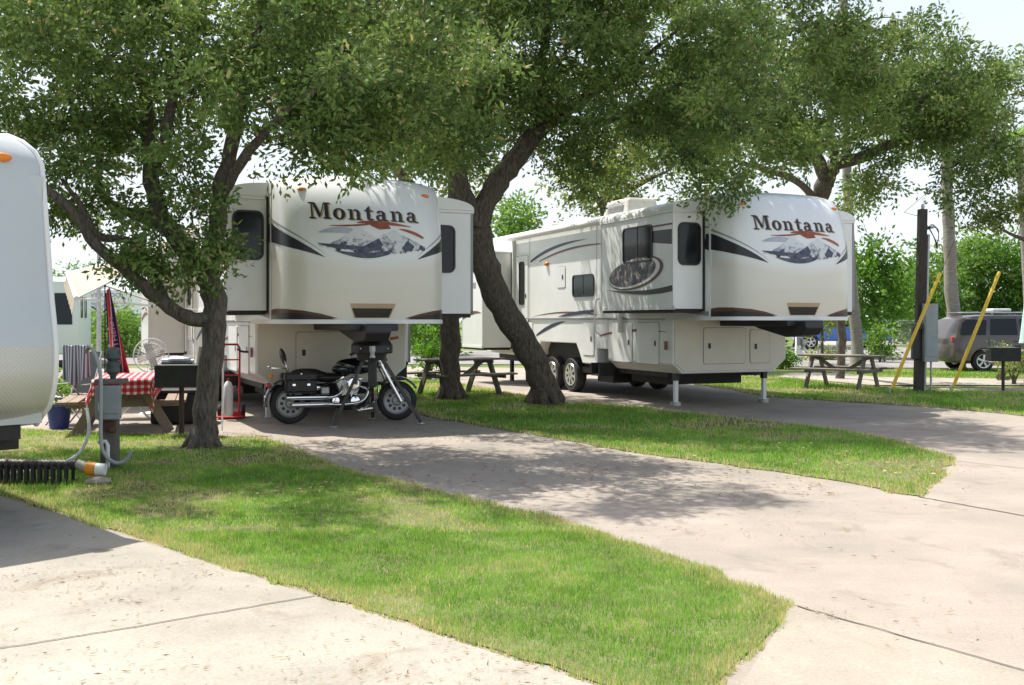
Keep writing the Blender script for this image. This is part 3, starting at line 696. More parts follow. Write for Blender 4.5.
def grass(name, poly, dens, h, w, seed, dry=.3, z=.008, yr=(0, 99), edge=.5, cut=None):
    rs = np.random.RandomState(seed); P = np.array(poly); lo = P.min(0); hi = P.max(0); lo[1] = max(lo[1], yr[0]); hi[1] = min(hi[1], yr[1])
    lo = lo-.06; hi[0] += .06; n = int((hi-lo).prod()*dens); x = rs.uniform(lo[0], hi[0], n); y = rs.uniform(lo[1], hi[1], n)
    # keep to what the frame sees and a margin
    k = np.abs(x) < y*.62+.6; x = x[k]; y = y[k]; lim = .045*vnoise(x, y, 6., seed+9)+.02*vnoise(x+3, y, 21., seed+8); k = inside(poly, x, y) | (edge_dist(poly, x, y) < lim); x = x[k]; y = y[k]
    p1 = vnoise(x, y, 1.1, seed+1); p2 = vnoise(x, y, 3.3, seed+2); p3 = vnoise(x+9, y, 9., seed+3); ed = edge_dist(poly, x, y)
    bare = (.55*p1+.3*p2+.15*p3)
    keep = rs.rand(len(x)) < np.clip(1.5-1.5*np.clip((bare-.58)*5, 0, 1)*dry*2, .25, 1)
    if cut is not None:       # worn ground round trunks and posts
        for cx, cy, cr in cut: keep &= (np.hypot(x-cx, y-cy)+rs.rand(len(x))*cr*.8 > cr)
    x, y, p1, p2, p3, ed, bare = [q[keep] for q in (x, y, p1, p2, p3, ed, bare)]
    n = len(x)
    hh = h*(.45+.75*rs.rand(n))*(.65+.7*p2); hh *= np.where(ed < .10, 1.1, 1.); tall = rs.rand(n) < .004; hh[tall] *= 2.2
    a = rs.rand(n)*2*np.pi; lean = rs.rand(n)**1.3*.9; la = rs.rand(n)*2*np.pi
    ww = w*(.6+.8*rs.rand(n)); dx = np.cos(a)*ww/2; dy = np.sin(a)*ww/2
    V = np.zeros((n,3,3)); V[:,0] = np.stack([x-dx, y-dy, np.full(n, z-.012)], 1); V[:,1] = np.stack([x+dx, y+dy, np.full(n, z-.012)], 1)
    V[:,2] = np.stack([x+np.cos(la)*hh*lean, y+np.sin(la)*hh*lean, z+hh*np.sqrt(1-(lean*.8)**2)], 1)
    t = .30+.35*rs.rand(n)+.5*(p1-.5)+.35*(p3-.5)
    dd = np.clip((bare-.50)*4, 0, 1)*dry+np.where(ed < .09, .62, np.where(ed < .22, .25, 0))+.06
    isdry = rs.rand(n) < dd; t = np.clip(t, 0, .8); t[isdry] = .86+.14*rs.rand(isdry.sum())
    o = tri_mesh(name, V, 3, t, M_grass); return tag(o, kind='stuff')
TRUNK1 = (-3.92,12.6); TRUNK2 = (.62,19.0); TRUNK3 = (-1.24,20)
grass('grass', isl1, 11000, .034, .0055, 1, .9, yr=(3.6,7.5))
grass('grass', isl1, 5000, .038, .009, 11, 1.0, yr=(7.5,11))
grass('grass', isl1, 2400, .042, .013, 21, 1.3, yr=(11,18), cut=[(-3.92,12.6,.9),(-4.34,10.8,.35)])
grass('grass', isl2, 2000, .045, .014, 2, .9, yr=(8.5,14.5))
grass('grass', isl2, 900, .055, .022, 12, 1.2, yr=(14.5,26), cut=[(.62,19.0,1.1),(-1.24,20,.8)])
grass('grass', isl3, 600, .06, .026, 3, 1.2, yr=(14,32))
grass('grass', isl4, 350, .06, .035, 4, .5, yr=(24,36))

# dead leaves and clippings
M_litter = leafmat('litter_leaf', (.12,.07,.03), (.30,.20,.10), (.55,.45,.30), .1, .8)
def litter(name, n, xr, yr, size, seed, z, polys=None, notin=None, thin=1.):
    rs = np.random.RandomState(seed); x = rs.uniform(*xr, n); y = rs.uniform(*yr, n)
    c = vnoise(x+50, y+50, 1.3, seed); k = rs.rand(n) < np.clip((c-.35)*2.4, .03, 1)
    if polys: k &= inside(polys, x, y)
    if notin:
        for q in notin: k &= ~inside(q, x, y)
    x = x[k]; y = y[k]; n = len(x); a = rs.rand(n)*6.28; s = size*(.5+rs.rand(n)); V = np.zeros((n,4,3)); el = (.3+.25*rs.rand(n))*thin
    tz = rs.uniform(-.35,.35,(n,4))
    for i, (u, v) in enumerate(((-1,0),(0,-1),(1,0),(0,1))):
        V[:,i,0] = x+s*(u*np.cos(a)-v*el*np.sin(a)); V[:,i,1] = y+s*(u*np.sin(a)+v*el*np.cos(a)); V[:,i,2] = z+s*np.abs(tz[:,i])
    return tag(tri_mesh(name, V, 4, rs.rand(n) if thin == 1 else .45+.55*rs.rand(n), M_litter), kind='stuff')
litter('leaf_litter', 5000, (-5,3), (9,20), .022, 5, .012, None, [isl1, isl2])
litter('leaf_litter', 9000, (-6,2), (9,16), .022, 6, .03, isl1); litter('leaf_litter', 7000, (-3,6), (9,22), .026, 7, .035, isl2)
litter('grass_clippings', 5200, (-3.2,.7), (3.8,7.5), .017, 8, .009, None, [isl1], .22); litter('grass_clippings', 2600, (.5,5), (3.8,12), .02, 9, .009, None, [isl1, isl2], .22)
litter('grass_clippings', 5000, (-4.2,.9), (4.0,8.6), .017, 10, .009, [(.9,3.9),(.4,4.2),(-4.9,9.1),(-5.5,8.5),(-1.6,4.7),(.5,3.6)], [isl1], .22)

# ================================================================ trees
M_bark = mat('oak_bark', (.055,.045,.036), .95, col2=(.19,.16,.13), scale=10, stretch=(3,3,.7), bump=1.0, bscale=26)
M_palm = mat('palm_bark', (.20,.175,.15), .9, col2=(.34,.31,.275), scale=5, stretch=(1,1,5), bump=.6, bscale=16)
M_oak = leafmat('oak_leaf', (.024,.055,.018), (.225,.33,.095), (.42,.33,.17), .30)
M_oaky = leafmat('oak_leaf_yellow', (.04,.07,.018), (.27,.34,.09), (.46,.38,.16), .36)
M_bright = leafmat('bright_leaf', (.05,.115,.022), (.17,.30,.065), (.30,.36,.10), .45)
M_darkleaf = leafmat('dark_leaf', (.03,.09,.014), (.11,.24,.035), (.20,.30,.06), .45)
DENS = 1.2
def leaves(centers, rad, per_, L, wd, seed, droop=.25, spray=7):
    """spray-wise leaves: each clump has twigs, each twig a run of leaves"""
    rs = np.random.RandomState(seed); nc = len(centers); per = int(per_*DENS); C = np.repeat(np.array(centers), per, 0); Rr = np.repeat(np.array(rad), per)
    n = len(C); spray = 16; nt = n//spray+1
    d = rs.normal(size=(nt,3)); d[:,2] = d[:,2]*.8+.12; d /= np.linalg.norm(d, axis=1)[:,None]; tw = np.repeat(d, spray, 0)[:n]
    rr = np.repeat(.45+.60*rs.rand(nt)**.6, spray)[:n]; sz = np.repeat(.7+.6*rs.rand(nt), spray)[:n]
    along = np.tile(np.linspace(-1,1,spray), nt)[:n]*L*2.0*sz
    sag = rs.normal(size=(nt,3)); sag[:,2] *= .4; ax = d*.8+sag*.55; ax /= np.linalg.norm(ax, axis=1)[:,None]; ax = np.repeat(ax, spray, 0)[:n]
    Pp = C+tw*(Rr*rr)[:,None]*np.array([1,1,.75])+ax*along[:,None]+rs.normal(size=(n,3))*L*.42*sz[:,None]
    Pp[:,2] -= droop*(Rr*rr)**2*.5
    tw = ax*.6+tw*.6; st = np.repeat(rs.rand(nt), spray)[:n]
    a = rs.normal(size=(n,3))*.8+tw*.9; a[:,2] -= .15; a /= np.linalg.norm(a, axis=1)[:,None]
    b = rs.normal(size=(n,3)); b[:,2] *= .5; s = np.cross(a, b); s /= np.linalg.norm(s, axis=1)[:,None]+1e-9
    l = L*(.6+.7*rs.rand(n)); w = (wd*(.6+.7*rs.rand(n)))
    V = np.zeros((n,4,3)); V[:,0] = Pp; V[:,1] = Pp+a*(l*.5)[:,None]+s*w[:,None]; V[:,2] = Pp+a*l[:,None]; V[:,3] = Pp+a*(l*.5)[:,None]-s*w[:,None]
    ct = np.repeat(rs.rand(nc), per); t = .10+.32*rs.rand(n)+.30*ct+.28*(st-.4)
    t = np.clip(t, 0, .8); dry = rs.rand(n) < .02+.14*(st > .9); t[dry] = .95
    return V, t
def clumps(ells, seed, r=(.35,.6), dens=1.):
    rs = np.random.RandomState(seed); out = []; rad = []
    for (cx, cy, cz, rx, ry, rz, k) in ells:
        n = max(2, int(4.19*rx*ry*rz*1.15*k*dens)); m = 0; tries = 0; mine = []
        while m < n and tries < n*12:
            tries += 1; p = rs.uniform(-1,1,3); q = np.linalg.norm(p)
            if q > 1: continue
            P = np.array((cx+p[0]*rx, cy+p[1]*ry, cz+p[2]*rz))
            if mine and min(np.linalg.norm(P-o) for o in mine[-60:]) < r[0]*.75: continue
            mine.append(P); rad.append(rs.uniform(*r)); m += 1
        out += mine
    return out, rad
def tree(label, loc, limbs, ells, per, L, seed, leafm=None, group=None, cat='tree', name='oak_tree', cr=(.35,.6), dens=1., barkm=None, twigs=True, n=10):
    T = empty(name, loc, 0, label, cat, group); o = Vector(loc); rng = random.Random(seed)
    tk = MB(); pts = []
    for i, (pp, rr) in enumerate(limbs):
        sp = smoothpts([Vector(p)-o for p in pp], 5); k = len(sp)
        rad = []
        for j in range(k):
            t = j/(k-1)*(len(rr)-1); a = int(min(t, len(rr)-2)); f = t-a; rad.append((rr[a]*(1-f)+rr[a+1]*f)*(1+.05*math.sin(j*1.7+i)))
        sp = [p+Vector((rng.uniform(-1,1), rng.uniform(-1,1), 0))*min(.03, q*.18) if 0 < j < k-1 else p for j, (p, q) in enumerate(zip(sp, rad))]
        if i == 0:
            tk.path([sp[0]-Vector((0,0,.05))]+sp, [rad[0]*1.2, rad[0]*1.12]+rad[1:], 16)
        else: tk.path(sp, rad, n)
        pts += [(p, q) for p, q in zip(sp, rad)]
    r0 = limbs[0][1][0]
    if r0 > .12 and barkm is None:
        for k in range(7):
            a = k*.9+rng.uniform(-.25,.25); u = Vector((math.cos(a), math.sin(a), 0)); l = r0*rng.uniform(1.3,1.9)
            tk.path([u*r0*.35+Vector((0,0,r0*1.9)), u*r0*.85+Vector((0,0,r0*.7)), u*r0*1.25+Vector((0,0,r0*.2)), u*l+Vector((0,0,-.03))], [r0*.35,r0*.42,r0*.33,r0*.12], 8)
    tk.build('trunk', barkm or M_bark, T, smooth='full')
    C, Rd = clumps(ells, seed, cr, dens)
    if twigs:
        br = MB(); cand = [(p, q) for p, q in pts if p.z > 1.2]
        grown = list(cand)
        order = sorted(range(len(C)), key=lambda i: min((Vector(C[i])-o-p).length for p, q in cand))
        for i in order:
            c = Vector(C[i])-o; p, q = min(grown, key=lambda g: (c-g[0]).length)
            d = c-p; Ln = d.length
            if Ln < .05: continue
            mid = p+d*.5+Vector((rng.uniform(-1,1), rng.uniform(-1,1), rng.uniform(-.2,.9)))*Ln*.13
            sp = smoothpts([p, mid, c], 3); r0 = min(q*.7, .012+.014*Ln); r1 = max(.005, r0*.4)
            br.path(sp, [r0+(r1-r0)*j/(len(sp)-1) for j in range(len(sp))], 5, cap=False)
            for j, s in enumerate(sp[2:]): grown.append((s, r1*1.3+.004))
        if br.v: br.build('branches', barkm or M_bark, T, smooth='full', fix=False)
    V, t = leaves([np.array(c)-np.array(o) for c in C], Rd, per, L, L*.21, seed+5)
    cr_ = tri_mesh('crown', V, 4, t, leafm or M_oak); cr_.parent = T
    print('TREE', label[:30], len(C), len(V))
    return T
def E(px, py, D, rx, ry, rd, k=1.):
    c = at(px, py, D); return (c.x, c.y, c.z, rx*D/1000, rd, ry*D/1000, k)
def P_(*a): return [at(*q) for q in a]
# -- tree beside the utility pedestal
b1 = at(203,447,12.6); b1.z = 0
tree('rough-barked oak with a low limb reaching left, nearest of the trees, by the utility pedestal', b1, [
    ([b1]+P_((207,400,12.6),(214,345,12.6),(214,300,12.6),(206,268,12.6)), [.16,.145,.145,.15,.14]),
    (P_((210,280,12.6),(216,240,12.5),(220,200,12.4),(232,140,12.3),(246,80,12.2),(262,10,12),(280,-70,12)), [.12,.11,.10,.085,.07,.05,.02]),
    (P_((208,275,12.6),(190,255,12.6),(172,232,12.7),(157,205,12.8),(150,165,12.9),(148,120,12.9),(140,60,12.9),(150,-30,13)), [.13,.125,.12,.115,.10,.08,.06,.02]),
    (P_((151,170,12.9),(166,140,12.7),(172,100,12.4),(190,50,12.1),(210,-10,12)), [.09,.08,.06,.05,.02]),
    (P_((214,318,12.6),(192,319,12.5),(165,304,12.4),(130,274,12.2),(96,244,12),(74,214,11.8),(50,192,11.6),(10,160,11.5)), [.10,.095,.09,.08,.07,.06,.05,.02]),
    (P_((166,302,12.4),(150,262,12.5),(128,240,12.3),(98,236,12.2),(80,205,12.1),(62,180,12)), [.05,.045,.04,.05,.035,.02]),
    (P_((160,226,12.7),(138,216,12.8),(115,206,13),(101,190,13),(98,150,13),(92,100,13)), [.07,.065,.06,.05,.04,.02]),
    (P_((220,200,12.4),(250,150,11.8),(300,100,11.3),(360,70,11)), [.06,.06,.04,.02]),
    (P_((248,75,12.2),(310,30,12.5),(380,0,13)), [.05,.04,.02]),
    ], [E(40,80,11.8,110,95,1.8,1.7), E(150,60,12.6,100,80,2.0,1.7), E(260,60,12,90,95,2.0,1.7), E(350,75,11.8,95,85,1.8,1.6), E(430,70,12,70,90,1.7,1.5), E(30,130,12.8,70,60,1.0,1.5), E(110,110,13.2,90,50,1.,1.5), E(90,30,13.4,120,60,.9,1.4),
        E(245,170,12.3,70,50,.9,1.1), E(175,215,12.6,40,60,.6,1.0), E(60,190,12.4,70,45,1.0,.9), E(140,140,13,90,36,1.2,.6), E(290,130,12,40,45,.8,1.2), E(395,135,11.8,95,35,1.0,1.3),
        E(140,262,12.4,25,10,.4,.3), E(200,245,12.4,35,25,.5,1.2), E(60,-60,12,160,90,2.4,1.0), E(230,-60,12,160,90,2.6,1.0), E(400,-60,12,110,80,2.4,1.0), E(320,-170,12.5,170,60,2.2,.6), E(470,140,12.4,14,20,.4,.6),
        E(178,258,12.4,20,20,.4,.6), E(85,205,12.6,40,18,.5,.4), E(-90,60,11.8,110,140,2,.8), E(190,110,12.2,50,60,1.0,1.)],
    430, .092, 101, cr=(.30,.52))
# -- leaning tree between the pads
b2 = Vector((.64,19.2,0))
tree('oak with a thick S-shaped trunk leaning left, between the two camper trailers', b2, [
    ([b2]+P_((540,375,19.1),(522,338,18.9),(499,300,18.6),(484,262,18.3),(476,225,18)), [.26,.25,.25,.25,.25,.24]),
    (P_((477,232,18),(484,205,18),(503,175,18),(527,145,18.1),(548,122,18.2),(575,105,18.4),(602,85,18.6),(640,50,19)), [.22,.20,.20,.18,.16,.12,.09,.04]),
    (P_((478,228,18),(466,198,17.9),(456,160,17.8),(448,120,17.6),(432,80,17.4),(410,30,17)), [.18,.15,.13,.10,.08,.03]),
    (P_((546,124,18.2),(536,85,18),(545,45,17.8),(556,-10,17.6)), [.11,.09,.07,.03]),
    (P_((556,118,18.3),(600,122,18),(640,105,17.8),(690,80,17.5),(730,60,17.3)), [.09,.08,.07,.05,.02]),
    (P_((482,210,18),(489,180,17.7),(505,160,17.5),(520,140,17.3)), [.06,.05,.04,.02]),
    (P_((602,85,18.6),(640,60,18),(690,20,17.5)), [.06,.05,.02]),
    ], [E(410,100,17,80,85,2.2,1.2), E(480,60,17.2,75,85,2.3,1.2), E(560,50,17.6,80,65,2.2,1.2), E(640,60,17.4,75,80,2.2,1.2), E(700,90,17.2,55,85,2.0,1.2),
        E(440,150,17,55,45,1.3,1.0), E(520,110,18.6,60,45,1.4,1.), E(620,140,17.2,75,40,1.6,1.1), E(700,135,17,45,36,1.3,1.2), E(470,-50,17,120,80,2.6,.9), E(610,-60,17,130,80,2.6,.9), E(560,-150,17,160,60,2.4,.6),
        E(340,150,17.8,50,28,1.0,.8), E(360,60,17.6,60,80,2,1.), E(585,165,18,35,18,.8,.5), E(722,190,16.4,9,14,.22,1.6), E(740,40,17,40,80,1.8,1.)],
    430, .108, 102, cr=(.38,.62))
# -- straight tree behind the middle picnic table
b3 = Vector((-1.24,20.3,0))
tree('straight-trunked oak standing beside the middle picnic table', b3, [
    ([b3]+P_((450,380,20.3),(451,320,20.3),(452,260,20.3),(454,215,20.3)), [.22,.205,.20,.19,.19]),
    (P_((453,235,20.3),(456,190,20.3),(446,150,20.5),(440,100,20.6),(450,40,20.8)), [.17,.15,.12,.09,.03]),
    (P_((453,245,20.3),(436,215,20.5),(412,190,20.8),(395,165,21),(378,145,21.2),(352,110,21.5)), [.15,.14,.13,.11,.08,.03]),
    (P_((412,190,20.8),(392,188,21),(372,160,21.2),(340,140,21.4)), [.07,.06,.05,.02]),
    ], [E(440,120,21,70,60,2.0,.8), E(380,100,21.5,70,60,2.0,.9), E(440,30,21,100,60,2.2,.8), E(340,60,21.5,70,70,2.2,.8), E(520,90,21,60,40,1.6,.6), E(455,195,21.6,38,28,1.0,.9)],
    330, .125, 103, leafm=M_oaky, cr=(.42,.68))
# -- spreading tree behind the right trailer
b4 = Vector((8.95,27.3,0))
tree('wide-spreading oak rising behind the right-hand camper trailer', b4, [
    ([b4]+P_((842,330,27.2),(838,300,27),(828,250,26.5),(819,205,26),(827,180,25.6)), [.11,.11,.14,.19,.23,.22]),
    (P_((826,185,25.7),(836,165,25.5),(862,157,25.2),(895,142,25),(930,125,24.8),(962,112,24.6),(990,110,24.5)), [.20,.17,.15,.12,.09,.06,.02]),
    (P_((828,182,25.7),(812,150,25),(790,130,24),(750,110,22.5),(710,100,21)), [.18,.15,.12,.09,.03]),
    (P_((836,165,25.5),(830,120,25),(850,70,24.6),(870,20,24.4)), [.14,.11,.08,.03]),
    (P_((820,205,26),(795,180,25),(765,170,24),(735,160,23)), [.10,.09,.07,.03]),
    (P_((895,142,25),(930,90,25),(960,70,25)), [.08,.06,.02]),
    ], [E(755,110,22,60,65,2.2,1.2), E(815,90,23,65,65,2.4,1.2), E(870,80,24,55,60,2.2,1.1), E(925,85,24.6,60,55,1.8,1.3), E(980,115,24.6,42,50,1.4,1.2), E(900,120,24.4,60,45,1.4,1.1), E(800,145,23.6,55,30,1.2,1.2), E(965,60,24.6,35,28,1.,1.), E(765,30,22,70,60,2.2,.9), E(835,40,23,50,40,1.9,.8),
        E(755,165,22,65,22,1.4,.9), E(845,200,26.6,26,32,.8,1.1), E(925,160,24.6,55,35,1.2,1.0), E(960,190,24.4,30,14,.6,.7), E(1000,170,24.4,20,25,.8,.5), E(900,30,24,28,22,1.0,.5), E(700,60,21,50,80,2.,1.), E(690,140,21,50,36,1.4,.8), E(760,-60,21.5,120,60,2.2,.8),
        E(855,150,24.5,50,28,1.2,.8), E(1000,75,24.6,18,22,.8,.9), E(1005,130,24.6,18,25,.8,.9), E(880,182,25,20,14,.5,.6)],
    380, .135, 104, cr=(.40,.66), dens=.72)
# -- sunlit tree behind the roof
b5 = Vector((3.2,33,0))
tree('yellow-green sunlit oak seen over the roof of the right-hand trailer', b5, [
    ([b5, at(610,250,33), at(605,210,33)], [.25,.2,.18]), (P_((605,212,33),(590,190,32.5),(570,180,32)), [.12,.09,.03]), (P_((605,212,33),(630,190,33),(670,170,33)), [.12,.09,.03]), (P_((605,212,33),(612,160,33),(620,120,33)), [.12,.09,.03]),
    ], [E(600,175,32,50,50,2.0,.9), E(660,150,33,60,55,2.2,.8), E(620,110,33,60,40,2.0,.7), E(575,200,32,22,22,1.0,.7), E(700,120,33,50,60,2,.7)],
    260, .17, 105, leafm=M_oaky, cr=(.5,.85), dens=.5)
# -- tree whose crown reaches in at the right edge
b6 = Vector((13.9,24.5,0))
tree('oak whose grey-green crown reaches in at the right edge above the van', b6, [
    ([b6, at(1082,250,24.5), at(1070,225,24.3)], [.22,.2,.17]), (P_((1072,235,24.3),(1040,242,24),(1015,236,23.8),(990,222,23.6)), [.09,.06,.04,.015]), (P_((1070,225,24.3),(1060,150,24),(1080,80,24)), [.13,.09,.03]),
    ], [E(1030,215,23.8,45,28,1.0,1.2), E(1050,185,24,40,30,1.2,1.2), E(995,225,23.7,18,14,.5,1.3), E(1090,120,24.3,60,70,2,.8)],
    300, .12, 106, leafm=M_oaky, cr=(.32,.55))

# -- palms
def palm(label, loc, tops, rad, H, seed, fr=2.2, nf=26):
    T = empty('palm_tree', loc, 0, label, 'palm tree', 'palms beyond the right-hand trailer'); o = Vector(loc)
    sp = smoothpts([Vector(p)-o for p in tops], 8); k = len(sp)
    rr = [rad*(1.45-.45*min(1, j/(k*.12)))*(1-.35*j/k)*(1+.035*math.sin(j*2.3)) for j in range(k)]
    MB().path([sp[0]-Vector((0,0,.05))]+sp, [rr[0]]+rr, 16).build('trunk', M_palm, T, smooth='full')
    rng = random.Random(seed); top = sp[-1]; V = []; tt = []
    st = MB()
    for i in range(nf):
        az = i*2.39996; el = R(75-120*(i/nf)); L = fr*rng.uniform(.8,1.1); d = Vector((math.cos(az)*math.cos(el), math.sin(az)*math.cos(el), math.sin(el)))
        p0 = top; p1 = top+d*L*.55; p2 = p1+d*L*.35+Vector((0,0,-.35*L)); pts = [Vector(q) for q in bez(p0, p1, p2, 6)]
        st.path(pts, [.03-.004*j for j in range(len(pts))], 4, cap=False)
        c = pts[3]; fw = (pts[-1]-pts[2]).normalized(); sd = fw.cross(Vector((0,0,1))).normalized(); up = sd.cross(fw)
        for j in range(26):
            a = R(-130+260*j/25); dd = (fw*math.cos(a)+sd*math.sin(a)+up*.18).normalized(); e = c+dd*L*.5*rng.uniform(.8,1.05)+Vector((0,0,-.22*L*abs(math.sin(a))))
            w = up.cross(dd).normalized()*.028; m = c+dd*L*.26
            V.append([c, m+w, e, m-w]); tt.append(rng.uniform(.2,.8) if i < nf*.8 else .95)
    st.build('frond_stalks', M_palm, T, fix=False)
    cr_ = tri_mesh('crown', np.array([[list(q) for q in v] for v in V]), 4, np.array(tt), M_bright); cr_.parent = T
    return T
def base(px, D): v = at(px, 320, D); v.z = 0; return v
palm('tall grey palm trunk close behind the right-hand picnic table', base(857,33), [base(857,33), at(857,340,33), at(853,300,33), at(850,250,33), at(848,200,33), at(845,100,33), at(842,-120,33)], .20, 12, 1)
bs = base(958,33)
tree('slim tall tree with smooth pale bark standing between the two yellow guy covers', bs, [
    ([bs, at(957,345,33), at(953,310,33), at(950,260,33), at(948,210,33), at(946,150,33), at(944,95,33), at(946,62,33)], [.25,.24,.215,.20,.185,.17,.13,.05]),
    ([at(946,150,33), at(925,125,32.6), at(905,110,32.2)], [.09,.06,.02]), ([at(945,120,33), at(965,95,32.6), at(985,85,32.4)], [.09,.06,.02]), ([at(944,95,33), at(930,70,33), at(915,50,33)], [.07,.05,.02]), ([at(947,170,33), at(975,150,32.6), at(1000,140,32.4)], [.07,.05,.02])],
    [E(945,95,32.2,55,48,1.8,.9), E(985,100,32,35,40,1.4,.9), E(905,110,32,35,40,1.4,.9), E(940,150,31.6,40,28,1.1,.9), E(985,150,32,30,25,1.0,.8)], 330, .15, 107, cr=(.45,.75), dens=.8, barkm=M_palm)
palm('palm trunk at the right edge with fronds above the oak crown', base(1030,44), [base(1030,44), at(1028,300,44), at(1024,230,44), at(1020,165,44), at(1018,150,44)], .2, 9, 3, 1.8)

# -- trees and shrubs beyond
def fartree(label, px, D, wpx, ytop, ybot, seed, leafm, L=.28, per=150, dens=.22, group='trees beyond the park road', name='broadleaf_tree', tr=True, cat='tree'):
    b = base(px, D); cy = (ytop+ybot)/2; ry = (ybot-ytop)/2
    rng = random.Random(seed); el = []
    for i in range(7):
        a = i/7*2*math.pi; el.append(E(px+math.cos(a)*wpx*.52+rng.uniform(-4,4), cy+math.sin(a)*ry*.5+rng.uniform(-4,4), D+rng.uniform(-1,1), wpx*.5, ry*.5, wpx*D/1000*.55, 1))
    el.append(E(px, cy, D, wpx*.7, ry*.8, wpx*D/1000*.6, .8))
    s = D/45
    s2 = s*(.35 if name == 'small_tree' else 1)
    lim = [([b, at(px, (ybot+HOR)/2, D), at(px, cy+ry*.3, D)], [.22*s2, .18*s2, .14*s2]), ([at(px, cy+ry*.5, D), at(px-wpx*.4, cy, D)], [.1,.03]), ([at(px, cy+ry*.5, D), at(px+wpx*.4, cy-ry*.2, D)], [.1,.03])]
    return tree(label, b, lim, el, per, L, seed, leafm=leafm, group=group, name=name, cr=(.7*s,1.15*s), dens=dens/s**2, twigs=False, n=6, cat=cat)
fartree('dark green tree directly right of the trailer, left of the utility pole', 876, 42, 36, 232, 332, 201, M_darkleaf, .26, 230, .32)
fartree('light green tree just right of the utility pole, behind the fence', 928, 66, 34, 248, 340, 202, M_bright, .36, 220, .5)
fartree('large green tree behind the fence and the leaning palm trunk', 968, 68, 40, 232, 338, 203, M_bright, .36, 230, .5)
fartree('green tree behind the van, its crown tinged brown at the top', 1010, 68, 36, 240, 338, 204, M_darkleaf, .36, 220, .5)
fartree('yellow-green tree farthest right behind the van', 1060, 66, 40, 228, 338, 205, M_bright, .36, 200, .45)
fartree('low green tree in the gap between the dark tree and the fence trees', 905, 74, 26, 262, 338, 206, M_bright, .36, 200, .5)
fartree('bright green tree in the gap between the two trailers, over the roof', 518, 52, 30, 200, 290, 207, M_bright, .3, 220, .35)
fartree('dark green tree seen beneath the nose of the right-hand trailer', 800, 60, 48, 262, 336, 208, M_darkleaf, .34, 200, .4)
fartree('leafy green tree in the gap right of the motorcycle', 428, 46, 26, 285, 352, 209, M_darkleaf, .24, 230, .35)
fartree('small green tree behind the flag at the left', 118, 44, 20, 306, 362, 210, M_bright, .22, 230, .4)
fartree('small green tree behind the striped towel at the left edge', 78, 62, 14, 268, 300, 211, M_bright, .22, 160, .4)
def shrub(label, px, D, wpx, ytop, seed, m, L=.12, per=120, name='shrub', group='shrubs and flower beds beyond the tables', dens=2.2):
    b = base(px, D); ybot = HOR+EYE*1000/D
    return tree(label, b, [([b, at(px, (ytop+ybot)/2, D)], [.05,.02]), ([b, at(px-wpx*.3, (ytop+ybot)/2, D)], [.03,.01]), ([b, at(px+wpx*.3, (ytop+ybot)/2, D)], [.03,.01])],
        [E(px, (ytop+ybot)/2, D, wpx*.5, (ybot-ytop)*.45, .6, 1), E(px-wpx*.28, (ytop*.4+ybot*.6), D, wpx*.3, (ybot-ytop)*.35, .5, 1), E(px+wpx*.25, (ytop*.4+ybot*.6), D, wpx*.3, (ybot-ytop)*.35, .5, 1)],
        per, L, seed, leafm=m, group=group, name=name, cr=(.2,.35), dens=dens, twigs=False, n=5, cat='shrub')
shrub('green shrub right of the palm trunk beside the blue pickup', 880, 38, 18, 327, 301, M_bright, .16, 160)
shrub('low yellow-green shrub in front of the blue pickup', 826, 40, 40, 351, 302, M_oaky, .14, 140)
shrub('low dark green shrub beside the white hookup post', 782, 33, 22, 338, 303, M_darkleaf, .12, 160)
shrub('leafy green plant at the left behind the cloth-covered table', 72, 17.5, 24, 362, 304, M_bright, .10, 120)
shrub('green bush in the gap beneath the left trailer slide-out', 430, 27, 20, 325, 305, M_darkleaf, .12, 170)
shrub('small bushy plant at the right edge behind the charcoal grill', 1014, 25, 30, 338, 306, M_oaky, .10, 120)
fartree('small low-crowned yellow-green tree between the trailer nose and the pickup', 822, 36, 22, 306, 319, 307, M_oaky, .15, 150, 1.5, name='small_tree')
# ================================================================ text helper
def text_polys(txt, size):
    c = bpy.data.curves.new('t', 'FONT'); c.body = txt; c.size = size; c.align_x = 'CENTER'; c.offset = size*.012
    o = bpy.data.objects.new('t', c); COL.objects.link(o); dg = bpy.context.evaluated_depsgraph_get(); me = bpy.data.meshes.new_from_object(o.evaluated_get(dg))
    vs = [v.co.copy() for v in me.vertices]; fs = [tuple(p.vertices) for p in me.polygons]
    bpy.data.objects.remove(o); bpy.data.curves.remove(c); bpy.data.meshes.remove(me); return vs, fs
# ================================================================ picnic tables
def picnic(m, L=1.85):
    T = empty('picnic_table', (0,0,0), 0)
    tp = MB()
    for i in range(5): tp.box((0, (i-2)*.148, .745), (L, .138, .04))
    tp.build('tabletop', m, T, bevel=.004)
    for s in (-1, 1):
        b = MB()
        for i in range(2): b.box((0, s*(.63+i*.145), .445), (L, .135, .04))
        b.build('bench', m, T, bevel=.004)
    for x in (-.62, .62):
        f = MB(); f.box((x, 0, .705), (.04,.72,.09)); f.box((x+.045, 0, .40), (.04,1.52,.09))
        f.beam((x*.97,0,.70), (x*.2,0,.40), .05, .08)
        f.build('crossbeam', m, T, bevel=.004)
        for s in (-1, 1): MB().beam((x, s*.20, .74), (x, s*.62, -.01), .045, .14, (0,1,0)).build('leg', m, T, bevel=.004)
    return T
tb1 = picnic(M_wood); tb1.location = (-5.68, 14.75, .01); tb1.rotation_euler = (0,0,R(107)); tag(tb1, 'picnic table under the red checkered tablecloth', 'picnic table', 'wooden picnic tables')
tb2 = picnic(M_woodg); tb2.location = (-1.12, 21.3, .02); tb2.rotation_euler = (0,0,R(36)); tag(tb2, 'grey picnic table between the trailers, behind the straight tree trunk', 'picnic table', 'wooden picnic tables')
